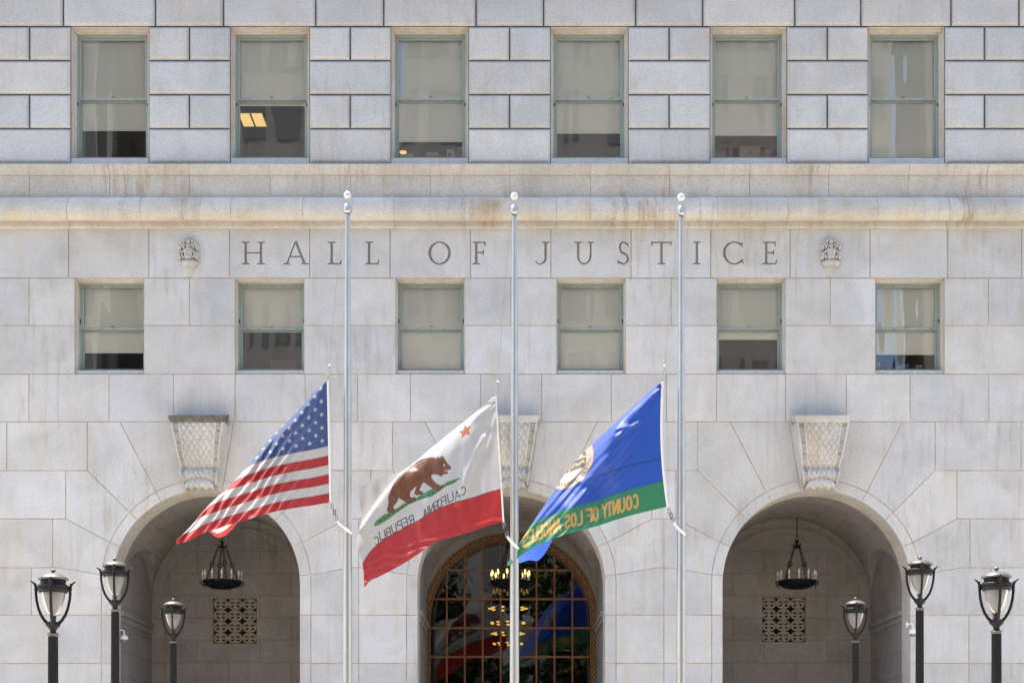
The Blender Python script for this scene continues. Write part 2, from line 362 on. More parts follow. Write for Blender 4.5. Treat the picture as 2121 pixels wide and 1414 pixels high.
# arches with their voussoirs
OUT = [(-179, 873), (-246, 974), (-291, 1074), (-302, 1175)]
RING = []
for ox, oy in ((-105, 1017), (-162, 1058), (-203, 1121), (-219, 1189)):
    RING.append(math.atan2(1209 - oy, ox))
def arc(cx, r, a0, a1, n=10): return [(cx + r * math.cos(a0 + (a1 - a0) * k / n), AZ + r * math.sin(a0 + (a1 - a0) * k / n)) for k in range(n + 1)]
rings_stone = []
for ai, c in enumerate(ARC):
    cx = X(c); kw = .30
    for s in (-1, 1):
        A = [a if s < 0 else math.pi - a for a in RING]
        q = lambda ox, oy: (X(c + (ox if s < 0 else -ox)), Z(oy))
        # haunch cells
        akey = math.pi / 2 - s * .17
        put(arc(cx, AR2, akey, A[0]) + [q(-179, 873), q(-57, 873)])
        put(arc(cx, AR2, A[0], A[1]) + [q(-246, 974), q(-246, 873), q(-179, 873)])
        put(arc(cx, AR2, A[1], A[2]) + [q(-291, 1074), q(-291, 974), q(-246, 974)])
        outer = (s < 0 and ai == 0) or (s > 0 and ai == 2)
        wv = -318 if outer else -316
        put(arc(cx, AR2, A[2], A[3]) + [q(-302, 1175), q(wv, 1175), q(wv, 1074), q(-291, 1074)])
        xe = -362 if outer else -316
        sx = cx + s * AR2
        put(arc(cx, AR2, A[3], math.pi if s < 0 else 0.0, 4) + [(sx, Z(1273)), q(xe, 1273), q(xe, 1175), q(-302, 1175)])
        for r0, r1 in ((1273, 1373), (1373, 1473), (1473, 1573), (1573, 1690)):
            put([(sx, Z(r0)), (X(c + s * 316), Z(r0)), (X(c + s * 316), Z(r1)), (sx, Z(r1))])
        # border ring
        AA = [akey] + A + [math.pi if s < 0 else 0.0]
        for k in range(5):
            pl = arc(cx, AR, AA[k], AA[k + 1], 8) + arc(cx, AR2, AA[k + 1], AA[k], 8)
            if k == 4: pl = arc(cx, AR, AA[k], AA[k + 1], 4) + [(cx + s * AR, Z(1273)), (sx, Z(1273))] + arc(cx, AR2, AA[k + 1], AA[k], 4)
            put(pl)
        for r0, r1 in ((1273, 1373), (1373, 1473), (1473, 1573), (1573, 1690)): put([(sx, Z(r0)), (sx, Z(r1)), (cx + s * AR, Z(r1)), (cx + s * AR, Z(r0))])
    put(arc(cx, AR, math.pi / 2 - .17, math.pi / 2 + .17, 6) + [(X(c - 57), Z(873)), (X(c + 57), Z(873))])
# plain courses left, between and right of the arches
def course(r0, r1, cuts):
    for i in range(len(cuts) - 1): put(rect(cuts[i], cuts[i + 1], r0, r1))
for i in (0, 1):
    course(873, 974, [ARC[i] + 246, ARC[i + 1] - 246]); course(974, 1074, [ARC[i] + 291, ARC[i + 1] - 291])
LE, RE = -590, 2711
course(873, 974, [LE, -486, -319, -152, 14, ARC[0] - 246]); course(873, 974, [ARC[2] + 246, 2115, 2281, 2448, 2614, RE])
course(974, 1074, [LE, -364, -197, -30, ARC[0] - 291]); course(974, 1074, [ARC[2] + 291, 2149, 2315, 2482, RE])
course(1074, 1175, [LE, -391, -224, -58, ARC[0] - 318]); course(1074, 1175, [ARC[2] + 318, 2175, 2342, 2508, RE])
course(1175, 1273, [LE, -436, -270, -103, ARC[0] - 362]); course(1175, 1273, [ARC[2] + 362, 2220, 2386, 2553, RE])
for k, (r0, r1) in enumerate(((1273, 1373), (1373, 1473), (1473, 1573), (1573, 1690))):
    o_ = 60 * (k % 2)
    course(r0, r1, [LE, -391 - o_, -224 - o_, -58 - o_, ARC[0] - 316]); course(r0, r1, [ARC[2] + 316, 2175 + o_, 2342 + o_, 2508 + o_, RE])
wall = mb.build('ashlar_wall', H)

# frieze with the carved inscription: blocks and letter strokes triangulated together, letters cut in
def glyph_polys():
    P = []; T, B = 500.5, 547.5; st = 5.2; th = 2.6
    def quad(x0, y0, x1, y1, w0, w1=None):
        w1 = w1 or w0; d = math.hypot(x1 - x0, y1 - y0); nx, ny = -(y1 - y0) / d, (x1 - x0) / d
        P.append([(x0 + nx * w0 / 2, y0 + ny * w0 / 2), (x1 + nx * w1 / 2, y1 + ny * w1 / 2), (x1 - nx * w1 / 2, y1 - ny * w1 / 2), (x0 - nx * w0 / 2, y0 - ny * w0 / 2)])
    def serif(x, y, up, l=8.5):
        s = 1 if up else -1
        P.append([(x - l, y), (x + l, y), (x + l, y + s * 1.2), (x + 3.2, y + s * 3.4), (x - 3.2, y + s * 3.4), (x - l, y + s * 1.2)])
    def stem(x, serT=True, serB=True, w_=st):
        quad(x, T, x, B, w_)
        if serT: serif(x, T, True)
        if serB: serif(x, B, False)
    def bow(cx, cy, rx, ry, a0, a1, w_thick=5.2, w_thin=2.4, n=26):
        for k in range(n):
            q = []
            for t in (k / n, (k + 1) / n):
                a = R(a0 + (a1 - a0) * t); w_ = w_thin + (w_thick - w_thin) * abs(math.cos(a)) ** 1.3
                q.append(((cx + (rx) * math.cos(a), cy - ry * math.sin(a)), (cx + (rx - w_) * math.cos(a), cy - (ry - w_) * math.sin(a))))
            P.append([q[0][0], q[1][0], q[1][1], q[0][1]])
    stem(509); stem(540.5); quad(509, 523.5, 540.5, 523.5, th)                                 # H
    quad(612.5, T - 1, 594, B, 3.0); quad(612.5, T - 1, 631.5, B, 5.6); quad(600, 531.5, 625, 531.5, th); serif(594, B, False, 7.5); serif(631.5, B, False, 8.5)   # A
    for x in (687, 764.5):                                                                    # L L
        stem(x); quad(x, B - 1.5, x + 19, B - 1.5, th); P.append([(x + 16.5, B), (x + 20, B), (x + 21.5, B - 10), (x + 19.5, B - 9)])
    bow(910.5, 524, 23.5, 24, 0, 360, 6.0, 2.6, 40)                                              # O
    stem(986.5); quad(986.5, T + 1.4, 1004, T + 1.4, th); P.append([(1002, T), (1005.5, T), (1005.5, T + 10), (1003.8, T + 10)]); quad(986.5, 523, 1001, 523, th); quad(1001, 518, 1001, 528.5, 2.2)   # F
    quad(1130, T, 1130, B - 14, st); serif(1130, T, True); bow(1117.5, B - 13, 15.1, 13.5, -100, 0, 5.2, 2.2, 14); quad(1114, B - 1, 1109.5, B - 6.5, 2.6, 2.0)   # J
    quad(1197.5, T, 1197.5, B - 17, st); serif(1197.5, T, True, 9); quad(1223.5, T, 1223.5, B - 17, 3.4); serif(1223.5, T, True, 7.5); bow(1210, B - 18, 15.2, 18.3, 180, 360, 4.6, 2.6, 20)   # U
    bow(1291.5, 512.5, 9.8, 12.3, 35, 250, 4.2, 2.6, 18); bow(1291, 535.5, 11.6, 12.5, -150, 95, 4.4, 2.6, 22); quad(1286, 521.5, 1296, 526.5, 5.0); quad(1300.5, 503, 1300.8, 511, 2.2); quad(1279.5, 538, 1280.5, 547, 2.2)    # S
    quad(1370, T, 1370, B, st); serif(1370, B, False); quad(1350, T + 1.5, 1390, T + 1.5, th); quad(1349.5, T, 1350.5, T + 9, 2.2); quad(1390.5, T, 1389.5, T + 9, 2.2)      # T
    stem(1443.5)                                                                              # I
    bow(1521, 524, 24, 24, 48, 318, 5.8, 2.6, 32); quad(1536.5, 501.5, 1537.5, 512, 2.4); quad(1538, 537, 1539.5, 546, 2.2)      # C
    stem(1587); quad(1587, T + 1.4, 1605, T + 1.4, th); quad(1605, T, 1605.5, T + 9.5, 2.2); quad(1587, 523, 1602, 523, th); quad(1602, 518.5, 1602, 527.5, 2.2); quad(1587, B - 1.4, 1607, B - 1.4, th); P.append([(1605, B), (1607.5, B), (1610, B - 10), (1608.3, B - 9.5)])  # E
    return P
mb = MB()
cuts = px_row([142, 308.5, 475.5, 641.5, 808, 974.5, 1141, 1307, 1472, 1636.5, 1802, 1963, 2116])
polys = [[(X(x), Z(y)) for x, y in g] for g in glyph_polys()]
blocks = [inset(ccw(rect(cuts[i], cuts[i + 1], 474, 576)), .010) for i in range(len(cuts) - 1)]
vv, ff = [], []
for pl in blocks + [ccw(p) for p in polys]:
    b = len(vv); vv += [Vector(p) for p in pl]; ff.append(list(range(b, b + len(pl))))
vv += [Vector((X(-590), Z(576))), Vector((X(2711), Z(576))), Vector((X(2711), Z(473))), Vector((X(-590), Z(473)))]
ov, oe, of, _, _, orf = delaunay_2d_cdt(vv, [], ff, 0, 1e-5)
nb = len(blocks); cls = []
for o_ in orf:
    if any(k >= nb for k in o_): cls.append(-2)
    elif o_: cls.append(o_[0])
    else: cls.append(-1)
tones = [.93 + .11 * random.random() for _ in blocks]
dep = lambda c: 0.0 if c >= 0 else (.032 if c == -2 else .012)
ed = {}
for fi, f in enumerate(of):
    c = cls[fi]; d_ = dep(c)
    mb.face([(ov[i].x, d_, ov[i].y) for i in f], M['ashlar'] if c >= 0 else (M['engrave'] if c == -2 else M['mortar']), tones[c] if c >= 0 else 1.0)
    for k in range(3): ed.setdefault(tuple(sorted((f[k], f[(k + 1) % 3]))), []).append(c)
for (a, b), cs in ed.items():
    if len(cs) == 2 and dep(cs[0]) != dep(cs[1]):
        d0, d1 = dep(cs[0]), dep(cs[1])
        mb.face([(ov[a].x, d0, ov[a].y), (ov[b].x, d0, ov[b].y), (ov[b].x, d1, ov[b].y), (ov[a].x, d1, ov[a].y)], M['engrave'] if -2 in cs else M['mortar'])
fr = mb.build('inscribed_frieze', H); fr['label'] = 'granite frieze carved with HALL OF JUSTICE'

# cornice: moulded courses swept along the facade, cut into stones
prof_top = [(.16, 339), (-.06, 340), (-.06, 348), (-.045, 350), (-.02, 354), (.0, 359), (.01, 362.5), (.035, 363), (.035, 407)]
prof_bot = [(.035, 407.5), (-.05, 409.5)] + [(-.10 - .27 * math.cos(R(a)), 435 - 25.5 * math.sin(R(a))) for a in range(70, -61, -13)] + [(-.13, 458.5), (-.105, 459), (-.105, 470), (-.07, 473), (-.02, 474.5), (.0, 475.5)]
def sweep(mb, prof, cutsx, mat, mort):
    def pts(off): return [(y + off, Z(py, y)) for y, py in prof]
    for i in range(len(cutsx) - 1):
        a, b = X(cutsx[i]) + .005, X(cutsx[i + 1]) - .005; t = .93 + .12 * random.random(); q = pts(0)
        for k in range(len(q) - 1): mb.face([(a, *q[k]), (b, *q[k]), (b, *q[k + 1]), (a, *q[k + 1])], mat, t)
        q2 = pts(.012)
        for xx in (a, b):
            for k in range(len(q) - 1): mb.face([(xx, *q[k]), (xx, *q[k + 1]), (xx, *q2[k + 1]), (xx, *q2[k])], mort, t)
    q2 = pts(.012); a, b = X(cutsx[0]), X(cutsx[-1])
    for k in range(len(q2) - 1): mb.face([(a, *q2[k]), (b, *q2[k]), (b, *q2[k + 1]), (a, *q2[k + 1])], mort)
mb = MB()
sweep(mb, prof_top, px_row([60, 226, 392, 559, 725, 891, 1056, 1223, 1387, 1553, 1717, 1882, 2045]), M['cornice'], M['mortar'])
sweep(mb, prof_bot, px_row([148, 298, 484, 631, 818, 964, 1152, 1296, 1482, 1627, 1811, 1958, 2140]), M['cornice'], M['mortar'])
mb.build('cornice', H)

# rusticated storey
YR = .10; mb = MB()
def rr(x0, x1, y0, y1): return [(X(x0, YR), Z(y1, YR)), (X(x1, YR), Z(y1, YR)), (X(x1, YR), Z(y0, YR)), (X(x0, YR), Z(y0, YR))]
def putr(p): stone(mb, p, YR, PR(), M['rustic'])
RWS = [(338.5, 265), (265, 194.5), (194.5, 124), (124, 53.5)]
e2 = [-590] + [e for w_ in UW for e in w_] + [2711]
mids = [60, 391.5, 725, 1055.5, 1386.5, 1714.5, 2040.5]
for pi_ in range(7):
    a, b = e2[2 * pi_], e2[2 * pi_ + 1]
    for k, (y1, y0) in enumerate(RWS):
        if a < -500: full = [-590, -440, -270, -105, b] if k % 2 == 0 else [-590, -350, -190, -23, 60, b]
        elif b > 2500: full = [a, 2210, 2380, 2545, b] if k % 2 == 0 else [a, 2040.5, 2130, 2297, 2463, b]
        else: full = [a, b] if k % 2 == 0 else [a, mids[pi_], b]
        for i in range(len(full) - 1): putr(rr(full[i], full[i + 1], y0, y1))
tj = [130, 321, 462, 653.5, 794.5, 986, 1126, 1317, 1456, 1647, 1784, 1971, 2112]
tl = [-530, -340, -200, -10 - 2] + tj + [2300, 2441, 2632]
tl = [-590] + tl + [2711]
for r in range(1):
    y0, y1 = 53.5 - 74 * (r + 1), 53.5 - 74 * r
    L = tl if r % 2 == 0 else [-590] + [t + 83 for t in tl[1:-2]] + [2711]
    for i in range(len(L) - 1): putr(rr(L[i], L[i + 1], y0, y1))
mb.build('rusticated_wall', H)
zt = Z(53.5 - 74, YR)
mb = MB(); mb.box(XL, XR, YR, YR + .6, zt, TOP, M['rustic']); mb.box(XL - .05, XR + .05, -.25, YR + .6, TOP, TOP + .5, M['cornice'])  # unseen top wall added for its shadow, kept low so lamps stay sunlit
mb.build('unseen_top_wall', H)
# shell of the building behind the facade
mb = MB()
mb.box(XL, XL + .4, .16, 24, 0, TOP, M['rustic']); mb.box(XR - .4, XR, .16, 24, 0, TOP, M['rustic']); mb.box(XL + .4, XR - .4, 23.6, 24, 0, TOP, M['rustic'])
mb.box(XL + .4, XR - .4, .7, 23.6, TOP - .3, TOP - .003, M['rustic'])
mb.build('side_walls', H)
# rooms behind the windows
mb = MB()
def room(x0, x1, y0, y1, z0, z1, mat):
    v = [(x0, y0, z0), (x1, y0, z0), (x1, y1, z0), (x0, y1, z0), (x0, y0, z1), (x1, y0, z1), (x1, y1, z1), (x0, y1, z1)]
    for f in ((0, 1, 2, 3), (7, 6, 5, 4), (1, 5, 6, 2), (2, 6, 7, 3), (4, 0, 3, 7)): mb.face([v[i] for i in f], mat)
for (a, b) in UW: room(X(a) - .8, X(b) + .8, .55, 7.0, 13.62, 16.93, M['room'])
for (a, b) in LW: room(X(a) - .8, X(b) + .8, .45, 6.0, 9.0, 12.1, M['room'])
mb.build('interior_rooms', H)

# windows
def window(op, upper, blind_py, idx):
    a, b = op; y = YR if upper else 0.0
    top, sillp, bot = (53.5, 327.5, 338.5) if upper else (576, 767, 774.5)
    fy = .40 if upper else .29; stp = .062 if upper else .024
    x0, x1, z0, z1 = X(a, y), X(b, y), Z(bot, y), Z(top, y)
    wn = MB()      # stone lining of the opening
    yb = y + (.065 if upper else .014); ym = y + (.16 if upper else .10)
    rg = [(x0, x1, z0, z1, yb), (x0, x1, z0, z1, ym), (x0 + stp * .5, x1 - stp * .5, z0, z1 - stp * .5, ym + .004), (x0 + stp * .5, x1 - stp * .5, z0, z1 - stp * .5, ym + .06), (x0 + stp, x1 - stp, z0, z1 - stp, ym + .065), (x0 + stp, x1 - stp, z0, z1 - stp, .62)]
    for k in range(len(rg) - 1):
        p, q = rg[k], rg[k + 1]
        c1 = [(p[0], p[4], p[2]), (p[1], p[4], p[2]), (p[1], p[4], p[3]), (p[0], p[4], p[3])]; c2 = [(q[0], q[4], q[2]), (q[1], q[4], q[2]), (q[1], q[4], q[3]), (q[0], q[4], q[3])]
        for i in (1, 2, 3): wn.face([c1[i], c1[(i + 1) % 4], c2[(i + 1) % 4], c2[i]], M['reveal'])
    lin = wn.build('window', H)
    s = MB(); ys = y + .06 if not upper else y + .05; zs = Z(sillp, fy); zf = Z(sillp, ys)
    A_ = [(ys, z0 + .002), (ys, zf - .006), (ys + .006, zf), (fy + .002, zs - .003), (.60, zs - .003), (.60, z0 + .002)]
    for k in range(6): s.face([(x0 + .002, *A_[k]), (x1 - .002, *A_[k]), (x1 - .002, *A_[(k + 1) % 6]), (x0 + .002, *A_[(k + 1) % 6])], M['rustic'])
    s.build('stone_sill', lin)
    fx0, fx1, fz0, fz1 = x0 + stp + .002, x1 - stp - .002, zs, z1 - stp - .002
    f = MB(); cw = .034; ct = .05 if upper else .03
    def frame(m_, ax0, ax1, az0, az1, y0, y1, l, r_, bt, tp, mat, ch=.004):
        m_.box(ax0, ax0 + l, y0, y1, az0, az1, mat, ch=ch); m_.box(ax1 - r_, ax1, y0, y1, az0, az1, mat, ch=ch)
        m_.box(ax0 + l, ax1 - r_, y0 + .002, y1, az1 - tp, az1, mat, ch=ch); m_.box(ax0 + l, ax1 - r_, y0 + .002, y1, az0, az0 + bt, mat, ch=ch)
    frame(f, fx0, fx1, fz0, fz1, fy, fy + .16, cw, cw, .016, ct, M['green'])
    if upper: f.box(fx0 - .0, fx1, fy - .03, fy - .001, fz1 - .03, fz1, M['green'], ch=.006)
    fr_ = f.build('window_frame', lin)
    zm = Z(205.5 if upper else 681, fy + .04)
    sw = .045; ix0, ix1 = fx0 + cw + .001, fx1 - cw - .001
    s1 = MB(); frame(s1, ix0, ix1, zm - .022, fz1 - ct - .001, fy + .03, fy + .075, sw, sw, .044, .035 if upper else .04, M['green'])
    n = 5 if not upper else 3
    for k in range(n):     # sash bolts
        for zz in (zm, ) + ((fz1 - ct - .02,) if not upper else ()): s1.box(ix0 + (ix1 - ix0) * (k + .5) / n - .012, ix0 + (ix1 - ix0) * (k + .5) / n + .012, fy + .024, fy + .0297, zz - .003, zz + .004, M['black'])
    s1.build('upper_sash', lin)
    s2 = MB(); frame(s2, ix0, ix1, fz0 + .017, zm - .024, fy + .085, fy + .13, sw - .006, sw - .006, .035, .03, M['green']); s2.build('lower_sash', lin)
    g = MB(); gx0, gx1 = ix0 + sw - .01, ix1 - sw + .01
    g.face([(gx0, fy + .052, zm), (gx1, fy + .052, zm), (gx1, fy + .052, fz1 - ct - .02), (gx0, fy + .052, fz1 - ct - .02)], M['glass'])
    o = g.build('upper_pane', lin)
    g = MB(); g.face([(gx0, fy + .108, fz0 + .03), (gx1, fy + .108, fz0 + .03), (gx1, fy + .108, zm - .03), (gx0, fy + .108, zm - .03)], M['glass']); g.build('lower_pane', lin)
    by = fy + .125; bz = Z(blind_py, by)
    k_ = MB(); k_.box(fx0 + .02, fx1 - .02, by, by + .003, bz, fz1 + .1, M['blind']); k_.box(fx0 + .02, fx1 - .02, by - .008, by - .001, bz, bz + .02, M['blind']); k_.build('roller_blind', lin)
    h = MB(); hx = (fx0 + fx1) / 2
    h.tube([(hx - .035, fy + .02, zm + .03), (hx - .01, fy + .01, zm + .045), (hx + .03, fy + .015, zm + .038)], .007, M['black'], 6); h.build('sash_lock', lin)
    for xx in (fx0 + .016, fx1 - .016):
        zq = zm - .14 if upper else zm + .14
        h = MB(); h.box(xx - .012, xx + .012, fy - .014, fy - .002, zq - .03, zq + .04, M['black'], ch=.003); h.build('side_catch', lin)
    return fx0, fx1, zs, fy
WU = [window(o_, True, bp, i) for i, (o_, bp) in enumerate(zip(UW, (272, 220.5, 295, 277.5, 282, 326)))]
WL = [window(o_, False, bp, i) for i, (o_, bp) in enumerate(zip(LW, (731.5, 678.5, 764, 764, 704, 735)))]

# keystone brackets
def bracket(c, dark):
    cx = X(c); mb = MB()
    tab = [(873, -.47, 56), (877, -.475, 55.5), (885, -.48, 54.5), (900, -.47, 51.5), (915, -.44, 49), (930, -.40, 46.5), (945, -.355, 44), (958, -.30, 41.5), (965, -.25, 40), (969, -.235, 39.5), (972, -.30, 39.8), (977, -.335, 39.8), (984, -.335, 38.8), (994, -.27, 36.5), (1002, -.21, 35), (1006, -.16, 34)]
    ys = np.array([t[0] for t in tab]); nr = 120; nc = 84; P = []; TT = np.ones((nr + 1, nc + 1))
    for i in range(nr + 1):
        py = 873 + (1006 - 873) * i / nr; d = float(np.interp(py, ys, [t[1] for t in tab])); hw = float(np.interp(py, ys, [t[2] for t in tab])); row = []
        for j in range(nc + 1):
            u = -1 + 2 * j / nc; au = abs(u); bump = 0; tn = 1.0
            if au < .66:      # overlapping scales
                sx = u / .66 * 2.5; sy = (py - 873) / 10.4; r0 = math.floor(sy); sh = .5 * (r0 % 2); fx = (sx + sh) % 1 - .5
                tip = .92 * (1 - (abs(fx) * 2) ** 1.7); e = tip - (sy - r0)
                bump = .020 * min(1.0, abs(e) * 3.2); tn = 1.0 if abs(e) > .12 else .87
            elif au < .72: bump = .030
            elif au < .90: bump = .002 + (.016 if (int((py - 873) / 2.4) % 2) and .76 < au < .87 else 0); tn = .62 if math.sin(py * .21 + c) + math.sin(py * .53) > .9 else .85
            elif au < .97: bump = .032
            y = d - bump
            row.append((cx + u * hw * .01 * (D + d) / D * 1.0, y, Z(py, d))); TT[i, j] = tn
        P.append(row)
    f0_ = len(mb.t); mb.grid(P, M['carved'], smooth=True); mb.t[f0_:] = [float(q) for q in TT[:-1, :-1].ravel()]
    for e in (0, -1):      # cheeks with a scroll ridge
        side = [[P[i][e], (P[i][e][0] * 1.0, P[i][e][1] * .55, P[i][e][2]), (P[i][e][0], .0, P[i][e][2])] for i in range(nr + 1)]; mb.grid(side, M['carved'], smooth=False)
        s = -1 if e == 0 else 1; sp = []
        for k in range(26):
            a = k * .42; r_ = .105 * (1 - k / 30); x_ = cx + s * .395
            sp.append((x_ + s * .004, -.16 + r_ * math.cos(a) * .9, Z(988, -.16) + r_ * math.sin(a)))
        mb.tube(sp, .013, M['carved'], 6)
    o = mb.build('keystone_bracket', H)
    # top slab
    s = MB(); ms = M['slab_dark'] if dark else M['carved']
    x0, x1 = cx - .575, cx + .575
    pr = [(-.02, 859, 1.0), (-.55, 859.5, 1.0), (-.56, 861, 1.0), (-.555, 867, .99), (-.535, 869, .965), (-.515, 872, .95), (-.50, 874.5, .94), (-.02, 875, .94)]
    G = [[(cx - .575 * q, y if y > -.1 else y, Z(py, y)), (cx + .575 * q, y, Z(py, y))] for y, py, q in pr]
    s.grid(G, ms, smooth=False)
    for e in (0, 1):
        s.face([g[e] for g in G], ms)
    so = s.build('top_slab', o)
    if dark: so['label'] = 'dark stained slab on top of the bracket'
    # acanthus leaf under it
    a_ = MB(); P = []
    for i in range(25):
        t = i / 24; row = []
        for j in range(41):
            u = -1 + 2 * j / 40; w_ = .30 * (math.sin(min(1, (t * 1.25 + .10)) * math.pi / 2)) ** .6
            lobe = .018 * math.cos(u * 9 * math.pi / 2) + .008 * math.cos(u * 31)
            d = .25 + .15 * math.sin(math.pi * min(1, t * .8 + .12)) * math.sqrt(max(0, 1 - (u * .96) ** 2)) + lobe
            if t > .9: d -= (t - .9) * 1.2
            py = 988 + 26 * t - 1.5 * (1 - u * u) + (2 if t > .85 else 0) * math.cos(u * 12)
            row.append((cx + u * w_ * .98, -d, Z(py, -d)))
        P.append(row)
    a_.grid(P, M['carved'], True)
    a_.grid([[P[-1][j] for j in range(41)], [(P[-1][j][0], .0, P[-1][j][2] + .02) for j in range(41)]], M['carved'], False)
    for e in (0, -1): a_.grid([[P[i][e], (P[i][e][0], 0, P[i][e][2])] for i in range(25)], M['carved'], False)
    a_.build('acanthus_leaf', o)
bracket(418, True); bracket(1059, False); bracket(1695, False)

# carved ornaments beside the inscription
def ornament(c):
    cx = X(c); mb = MB(); m_ = M['carved']
    def e(px, py, rx, ry, d, rot=0.0, dy=0): mb.ball((cx + px / 100, -d * .5 - dy, Z(py)), (rx / 100, d * 1.5, ry / 100), m_, 12, rot)
    e(0, 503, 4, 4, .07, dy=.03); 
    for k in range(5):
        a = k * 2 * math.pi / 5 + .3; e(4.5 * math.cos(a), 502 - 4.2 * math.sin(a), 2.6, 2.6, .05, dy=.03)
    for s in (-1, 1):
        for (px, py, rx, ry, rt) in ((9, 503, 4, 3, .5), (14, 508, 4.5, 4, .4), (17, 514, 3.6, 6, 0), (11, 513, 3, 6, .6), (8, 509, 3, 5, .2), (9, 522, 4, 3.4, -.3), (13, 525, 4.5, 3.4, .3), (17.5, 529, 3.8, 5, 0), (17, 535, 4, 4.5, 0), (12, 533, 3, 7, .5), (6, 519, 3, 4, 0)):
            e(s * px, py, rx, ry, .07, s * rt)
        pts = [(cx + s * (.16 + .05 * math.cos(a * .5) * (1 - a / 16)), -.06, Z(514) + .06 * math.sin(a * .5) * (1 - a / 16)) for a in range(15)]; mb.tube(pts, .012, m_, 6)
        pts = [(cx + s * (.15 + .055 * math.cos(a * .5) * (1 - a / 16)), -.07, Z(533) + .065 * math.sin(a * .5) * (1 - a / 16)) for a in range(15)]; mb.tube(pts, .012, m_, 6)
    e(0, 512, 7, 7, .06); e(0, 519, 5, 4, .08)
    # shield
    P = []
    for i in range(13):
        t = i / 12; w_ = .088 * (1 - .06 * t) if t < .7 else .084 * math.sqrt(max(0.02, 1 - ((t - .7) / .33) ** 2))
        P.append([(cx + (-1 + 2 * j / 12) * w_, -.10 - .05 * math.cos((-1 + 2 * j / 12) * 1.4), Z(520 + 20 * t)) for j in range(13)])
    mb.grid(P, m_, True); mb.grid([[P[i][e_] for i in range(13)] for e_ in (0,)] + [[(P[i][0][0] - .01, -.01, P[i][0][2]) for i in range(13)]], m_); mb.grid([[P[i][-1] for i in range(13)], [(P[i][-1][0] + .01, -.01, P[i][-1][2]) for i in range(13)]], m_)
    mb.tube([(cx + .04 * math.cos(a * .45) , -.155, Z(529) + .055 * math.sin(a * .45)) for a in range(14)], .008, m_, 6)
    # bracket bowl and tapering tail
    P = []
    for i in range(11):
        t = i / 10; r_ = .205 * math.sqrt(1 - (1 - min(1, t * 1.5 + .05)) ** 2) if t < .65 else .205 * (1 - (t - .65) * .9)
        P.append([(cx + r_ * math.cos(math.pi * j / 16), -.02 - .7 * r_ * math.sin(math.pi * j / 16) * (1 + .06 * math.cos(j * 3.1)), Z(538 + 15 * t)) for j in range(17)])
    mb.grid(P, m_, True); mb.face(P[-1], m_)
    mb.grid([[(cx + q * (.135 - .07 * t), -.004 - (.05 - .03 * t) * math.sqrt(max(0, 1 - q * q)), Z(553 + 20 * t)) for q in np.linspace(-1, 1, 9)] for t in (0, .25, .5, .75, 1)], m_, True)
    mb.build('carved_ornament', H)
ornament(391.5); ornament(1720)

# loggia behind the arches
mb = MB(); YB = 3.65; VS = 4.66; VM = AZ
for c in ARC:
    cx = X(c)
    # arch lining (reveal)
    a_ = [(cx - AR, 0.0)] + [(cx + AR * math.cos(math.pi - math.pi * k / 40), AZ + AR * math.sin(math.pi * k / 40)) for k in range(41)] + [(cx + AR, 0.0)]
    ln = [0]
    for k in range(1, len(a_)): ln.append(ln[-1] + math.hypot(a_[k][0] - a_[k - 1][0], a_[k][1] - a_[k - 1][1]))
    mb.grid([[(x, .014, z), (x, .70, z)] for x, z in a_], M['reveal'], True)
    # back of the front wall, seen from inside, then groin vault
    xs = np.linspace(-1, 1, 49); ysn = np.linspace(.70, YB, 25); P = []; hw = AR + .01; yc = (.70 + YB) / 2; hy = (YB - .70) / 2
    for t in xs:
        u = math.sin(t * math.pi / 2) * hw; row = []
        for y in ysn:
            z1 = VM + math.sqrt(max(0, hw * hw - u * u)); q = (y - yc) / hy; z2 = VM + 1.0 * math.sqrt(max(0, 1 - q * q))
            row.append((cx + u, y, max(z1, z2)))
        P.append(row)
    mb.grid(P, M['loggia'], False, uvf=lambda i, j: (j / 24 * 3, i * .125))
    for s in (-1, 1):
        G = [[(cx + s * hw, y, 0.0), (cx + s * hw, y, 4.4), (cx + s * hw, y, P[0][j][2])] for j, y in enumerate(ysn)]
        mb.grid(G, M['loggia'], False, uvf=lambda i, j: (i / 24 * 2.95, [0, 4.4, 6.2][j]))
    # inside face of the front wall round the arch
    aa = [(cx + hw * math.cos(math.pi * k / 40), max(AZ, AZ) + AR * math.sin(math.pi * k / 40)) for k in range(41)]
    bb = [(cx + hw * math.cos(math.pi * k / 40), VM + hw * math.sin(math.pi * k / 40) + .3) for k in range(41)]
    mb.grid([[(x, .701, z) for x, z in aa], [(x, .701, z) for x, z in bb]], M['loggia_plain'], False)
